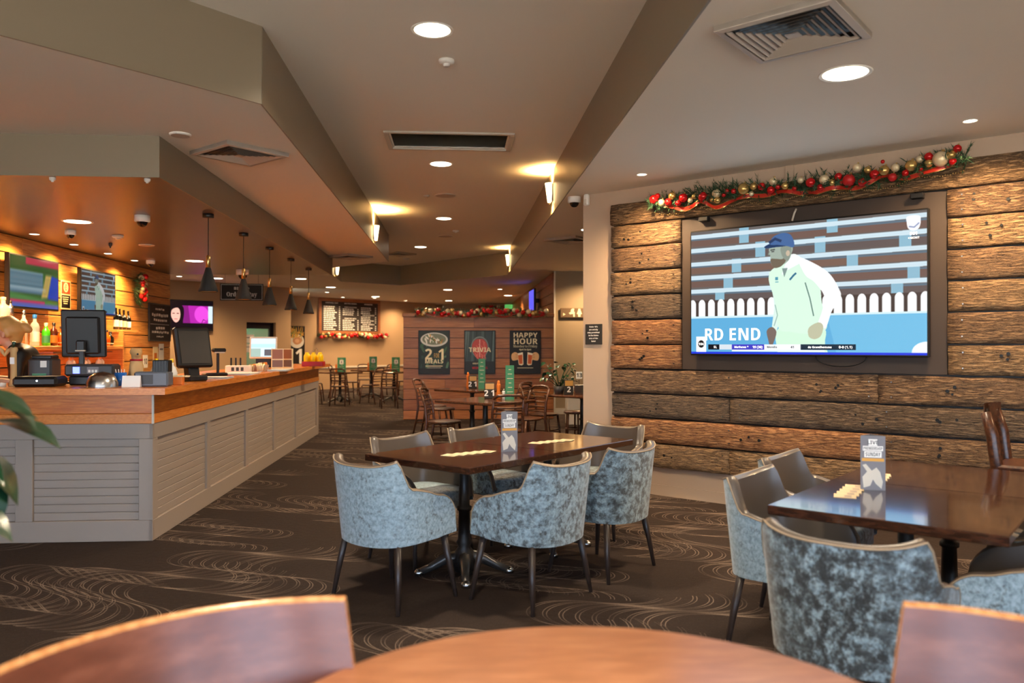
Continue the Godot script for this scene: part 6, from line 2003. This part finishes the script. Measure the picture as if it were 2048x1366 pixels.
	for k in 6:
		var yb := thing("sauce_bottle", "yellow squeeze sauce bottle standing in the red tray", "bottle", P(-2.06 - 0.093 + (k % 3) * 0.093, cy + 0.0125, 11.75 - 0.05 + (k / 3) * 0.1), 0.0, "yellow sauce bottles in the red tray")
		part(yb, "body", lathe([[0.0, 0.0], [0.038, 0.003], [0.040, 0.12], [0.034, 0.15], [0.02, 0.165], [0.0, 0.168]], 14), M.yellow)
		part(yb, "nozzle", lathe([[0.022, 0.164], [0.02, 0.18], [0.006, 0.19], [0.0, 0.19]], 10), M.yellow)
	# beer font
	var bf := thing("beer_font", "cream arched beer font with tap handles at the bar front", "beer tap", P(-3.42, cy, 6.22), 0.1)
	part(bf, "arch", tube([Vector3(-0.06, 0.0, 0), Vector3(-0.06, 0.22, 0), Vector3(-0.045, 0.27, 0), Vector3(0.0, 0.285, 0), Vector3(0.03, 0.265, 0), Vector3(0.05, 0.23, 0.0), Vector3(0.075, 0.27, 0.0), Vector3(0.10, 0.27, 0.0)], [0.02, 0.02, 0.02, 0.018, 0.016, 0.014, 0.016, 0.014], 10), M.sandstone)
	part(bf, "pillar", lathe([[0.0, 0.0], [0.035, 0.0], [0.03, 0.03], [0.022, 0.05], [0.022, 0.25], [0.03, 0.27], [0.024, 0.29], [0.0, 0.295]], 14), M.sandstone, Vector3(0.11, 0, 0))
	part(bf, "badge", box(0.03, 0.05, 0.006), M.paper, Vector3(0.11, 0.19, 0.024))
	part(bf, "tap_handle", tube([Vector3(0.11, 0.28, 0.01), Vector3(0.125, 0.33, 0.03)], [0.008, 0.014], 8), M.leaf)
	part(bf, "drip_cap", lathe([[0.0, 0.0], [0.03, 0.0], [0.03, 0.025], [0.0, 0.03]], 12), M.white, Vector3(0.06, 0, 0.08))
	# bar worker
	person()

func person() -> void:
	var o := thing("person", "bar worker with tied-back fair hair and black shirt, turned to the taps", "person", P(-3.63, 0, 7.05), -PI / 2 + 0.3)
	# facing local +z; joints in metres
	var st := begin()
	blob(st, [
		[Vector3(0, 0.98, 0), Vector3(0, 1.12, 0.01), 0.135, 0.12], [Vector3(0, 1.12, 0.01), Vector3(0, 1.30, 0.03), 0.12, 0.125], [Vector3(-0.11, 1.33, 0.03), Vector3(0.11, 1.33, 0.03), 0.07, 0.07], [Vector3(0, 1.34, 0.05), Vector3(0, 1.41, 0.11), 0.062, 0.05],
		[Vector3(-0.15, 1.34, 0.03), Vector3(-0.22, 1.10, 0.05), 0.05, 0.042], [Vector3(0.15, 1.34, 0.03), Vector3(0.22, 1.10, 0.05), 0.05, 0.042],
		[Vector3(-0.085, 0.95, 0), Vector3(-0.1, 0.5, 0.02), 0.095, 0.06], [Vector3(0.085, 0.95, 0), Vector3(0.1, 0.5, 0.02), 0.095, 0.06],
		[Vector3(-0.1, 0.5, 0.02), Vector3(-0.1, 0.08, -0.02), 0.06, 0.042], [Vector3(0.1, 0.5, 0.02), Vector3(0.1, 0.08, -0.02), 0.06, 0.042],
		[Vector3(-0.1, 0.045, -0.03), Vector3(-0.11, 0.035, 0.15), 0.045, 0.035], [Vector3(0.1, 0.045, -0.03), Vector3(0.11, 0.035, 0.15), 0.045, 0.035]], 0.02, 0.05)
	part(o, "clothed_body", done(st), M.black)
	# head, neck, forearms and hands
	st = begin()
	blob(st, [
		[Vector3(0, 1.385, 0.09), Vector3(0, 1.46, 0.16), 0.052, 0.05], [Vector3(0, 1.535, 0.155), Vector3(0, 1.555, 0.175), 0.088, 0.084], [Vector3(0, 1.475, 0.205), Vector3(0, 1.455, 0.225), 0.05, 0.034], [Vector3(0, 1.510, 0.255), Vector3(0, 1.492, 0.272), 0.012, 0.013],
		[Vector3(-0.086, 1.515, 0.160), Vector3(-0.09, 1.490, 0.162), 0.018, 0.013], [Vector3(0.086, 1.515, 0.160), Vector3(0.09, 1.490, 0.162), 0.018, 0.013], [Vector3(-0.018, 1.462, 0.248), Vector3(0.018, 1.462, 0.248), 0.009, 0.009]], 0.008, 0.022)
	for s in [-1.0, 1.0]:
		var wr := Vector3(0.16 * s, 1.14, 0.29)
		blob(st, [[Vector3(0.22 * s, 1.10, 0.05), wr, 0.038, 0.026]], 0.012, 0.02)
		var caps := [[wr, wr + Vector3(-0.02 * s, 0.005, 0.075), 0.024, 0.03]]
		for k in 4:
			var rt := wr + Vector3(-0.02 * s + (k - 1.5) * 0.018, 0.008, 0.085)
			var ln: float = [0.03, 0.036, 0.034, 0.026][k]
			caps.append([rt, rt + Vector3(0, -0.004, ln), 0.0095, 0.009])
			caps.append([rt + Vector3(0, -0.004, ln), rt + Vector3(0, -0.026, ln * 1.7), 0.009, 0.0078])
		caps.append([wr + Vector3(-0.045 * s, 0.0, 0.03), wr + Vector3(-0.062 * s, -0.012, 0.075), 0.012, 0.009])
		blob(st, caps, 0.005, 0.008)
	part(o, "skin", done(st), M.skin)
	part(o, "hair", body([[Vector3(0, 1.560, 0.130), Vector3(0, 1.580, 0.150), 0.098, 0.092], [Vector3(0, 1.525, 0.100), Vector3(0, 1.480, 0.095), 0.085, 0.06], [Vector3(0, 1.580, 0.020), Vector3(0, 1.550, -0.005), 0.035, 0.03], [Vector3(-0.075, 1.550, 0.150), Vector3(-0.082, 1.500, 0.130), 0.028, 0.022], [Vector3(0.075, 1.550, 0.150), Vector3(0.082, 1.500, 0.130), 0.028, 0.022]], 0.009, 0.02), M.hair)
	for s in [-1.0, 1.0]:
		part(o, "eye", ball(0.011, 10), M.white, Vector3(0.032 * s, 1.525, 0.245))
		part(o, "iris", ball(0.006, 8), M.charcoal, Vector3(0.032 * s, 1.525, 0.252))

# ---------- closest things
func ply_chair(label: String, at: Vector3, turn: float) -> void:
	var o := thing("ply_chair", label, "chair", at, turn, "curved plywood chairs of the round table")
	var back := func(u: float, v: float, off: float) -> Vector3:
		var a := (u - 0.5) * 1.5
		var y := 0.60 + 0.28 * v
		return Vector3(sin(a) * (0.5 + off), y, 0.20 - cos(a) * (0.5 + off) - 0.075 * v)
	part(o, "backrest", grid(20, 5, func(u, v): return back.call(1.0 - u, v, -0.0)), M.ply)
	part(o, "backrest_back", grid(20, 5, func(u, v): return back.call(u, v, 0.018)), M.ply)
	part(o, "backrest_edge", grid(24, 6, func(u, v): return back.call(u, 1.0, 0.018 * (1.0 - v)) + Vector3(0, 0.009 * sin(v * PI), 0)), M.ply_edge)
	part(o, "backrest_edge", grid(20, 1, func(u, v): return back.call(u, 0.0, 0.018 * v)), M.ply_edge)
	for e in [0.0, 1.0]:
		part(o, "backrest_edge", grid(1, 5, func(u, v): return back.call(e, v, 0.018 * (u if e > 0.5 else 1.0 - u))), M.ply_edge)
	part(o, "seat", box(0.44, 0.03, 0.42, 0.012), M.ply, Vector3(0, 0.45, -0.02))
	for s in [-1.0, 1.0]:
		part(o, "back_post", tube([Vector3(0.19 * s, 0.0, -0.26), Vector3(0.19 * s, 0.45, -0.24), Vector3(0.19 * s, 0.70, -0.28)], [0.014, 0.018, 0.014], 8), M.ply)
		part(o, "front_leg", tube([Vector3(0.19 * s, 0.44, 0.16), Vector3(0.2 * s, 0.0, 0.19)], [0.018, 0.013], 8), M.ply)

func build_front() -> void:
	var t := thing("round_table", "round honey-brown wooden table with the plywood chairs", "table", P(0.24, 0, 1.27))
	part(t, "tabletop", lathe([[0.0, 0.715], [0.59, 0.715], [0.625, 0.722], [0.63, 0.735], [0.626, 0.747], [0.618, 0.75], [0.0, 0.75]], 72), M.round_top)
	part(t, "pedestal", lathe([[0.0, 0.0], [0.26, 0.0], [0.26, 0.015], [0.05, 0.05], [0.04, 0.3], [0.045, 0.68], [0.14, 0.715], [0.0, 0.715]], 24), M.iron)
	ply_chair("curved plywood chair on the bar side of the round table", P(-0.35, 0, 1.30), yaw(Vector2(0.62, -0.78)))
	ply_chair("curved plywood chair on the screen side of the round table", P(0.885, 0, 1.17), yaw(Vector2(-0.78, -0.45)))
	# plant at the edge of the view
	var pl := thing("floor_plant", "broad-leaved green plant in a tall pot near the bar front", "plant", P(-1.62, 0, 2.35))
	part(pl, "pot", lathe([[0.0, 0.0], [0.16, 0.0], [0.2, 0.55], [0.18, 0.55], [0.17, 0.5], [0.0, 0.5]], 24), M.charcoal)
	var lm: Mesh = meshes["leaf"]
	for e in [[0.20, 1.26, 0.0, 1.7, -0.1, 0.22], [0.20, 1.14, 0.05, 1.5, 0.2, 0.20], [0.22, 1.12, -0.06, 1.7, 0.6, 0.20], [0.24, 1.26, 0.08, 1.3, 0.3, 0.18], [0.16, 1.0, 0.1, 1.4, 0.4, 0.2], [0.26, 1.2, -0.1, 1.6, 0.1, 0.2], [0.27, 1.06, 0.0, 1.5, 0.9, 0.17], [0.24, 1.3, -0.05, 1.7, 0.35, 0.2], [0.25, 0.98, 0.05, 1.6, 0.3, 0.17], [-0.05, 1.3, 0.1, -1.0, 0.2, 0.3], [-0.1, 1.1, 0.0, -1.7, 0.4, 0.3], [0.0, 1.4, -0.1, 2.6, 0.1, 0.3], [0.05, 1.2, -0.1, 2.4, 0.5, 0.3], [0.14, 0.82, 0.06, 1.5, 1.0, 0.24]]:
		var tip := Vector3(e[0], e[1], e[2])
		part(pl, "stem", tube([Vector3(0, 0.5, 0), Vector3(e[0] * 0.3, e[1] * 0.75, e[2] * 0.4), tip], [0.012, 0.009, 0.006], 6), M.leaf)
		part(pl, "leaf", lm, M.leaf, tip, Vector3(e[4], e[3], 0), Vector3.ONE * e[5])
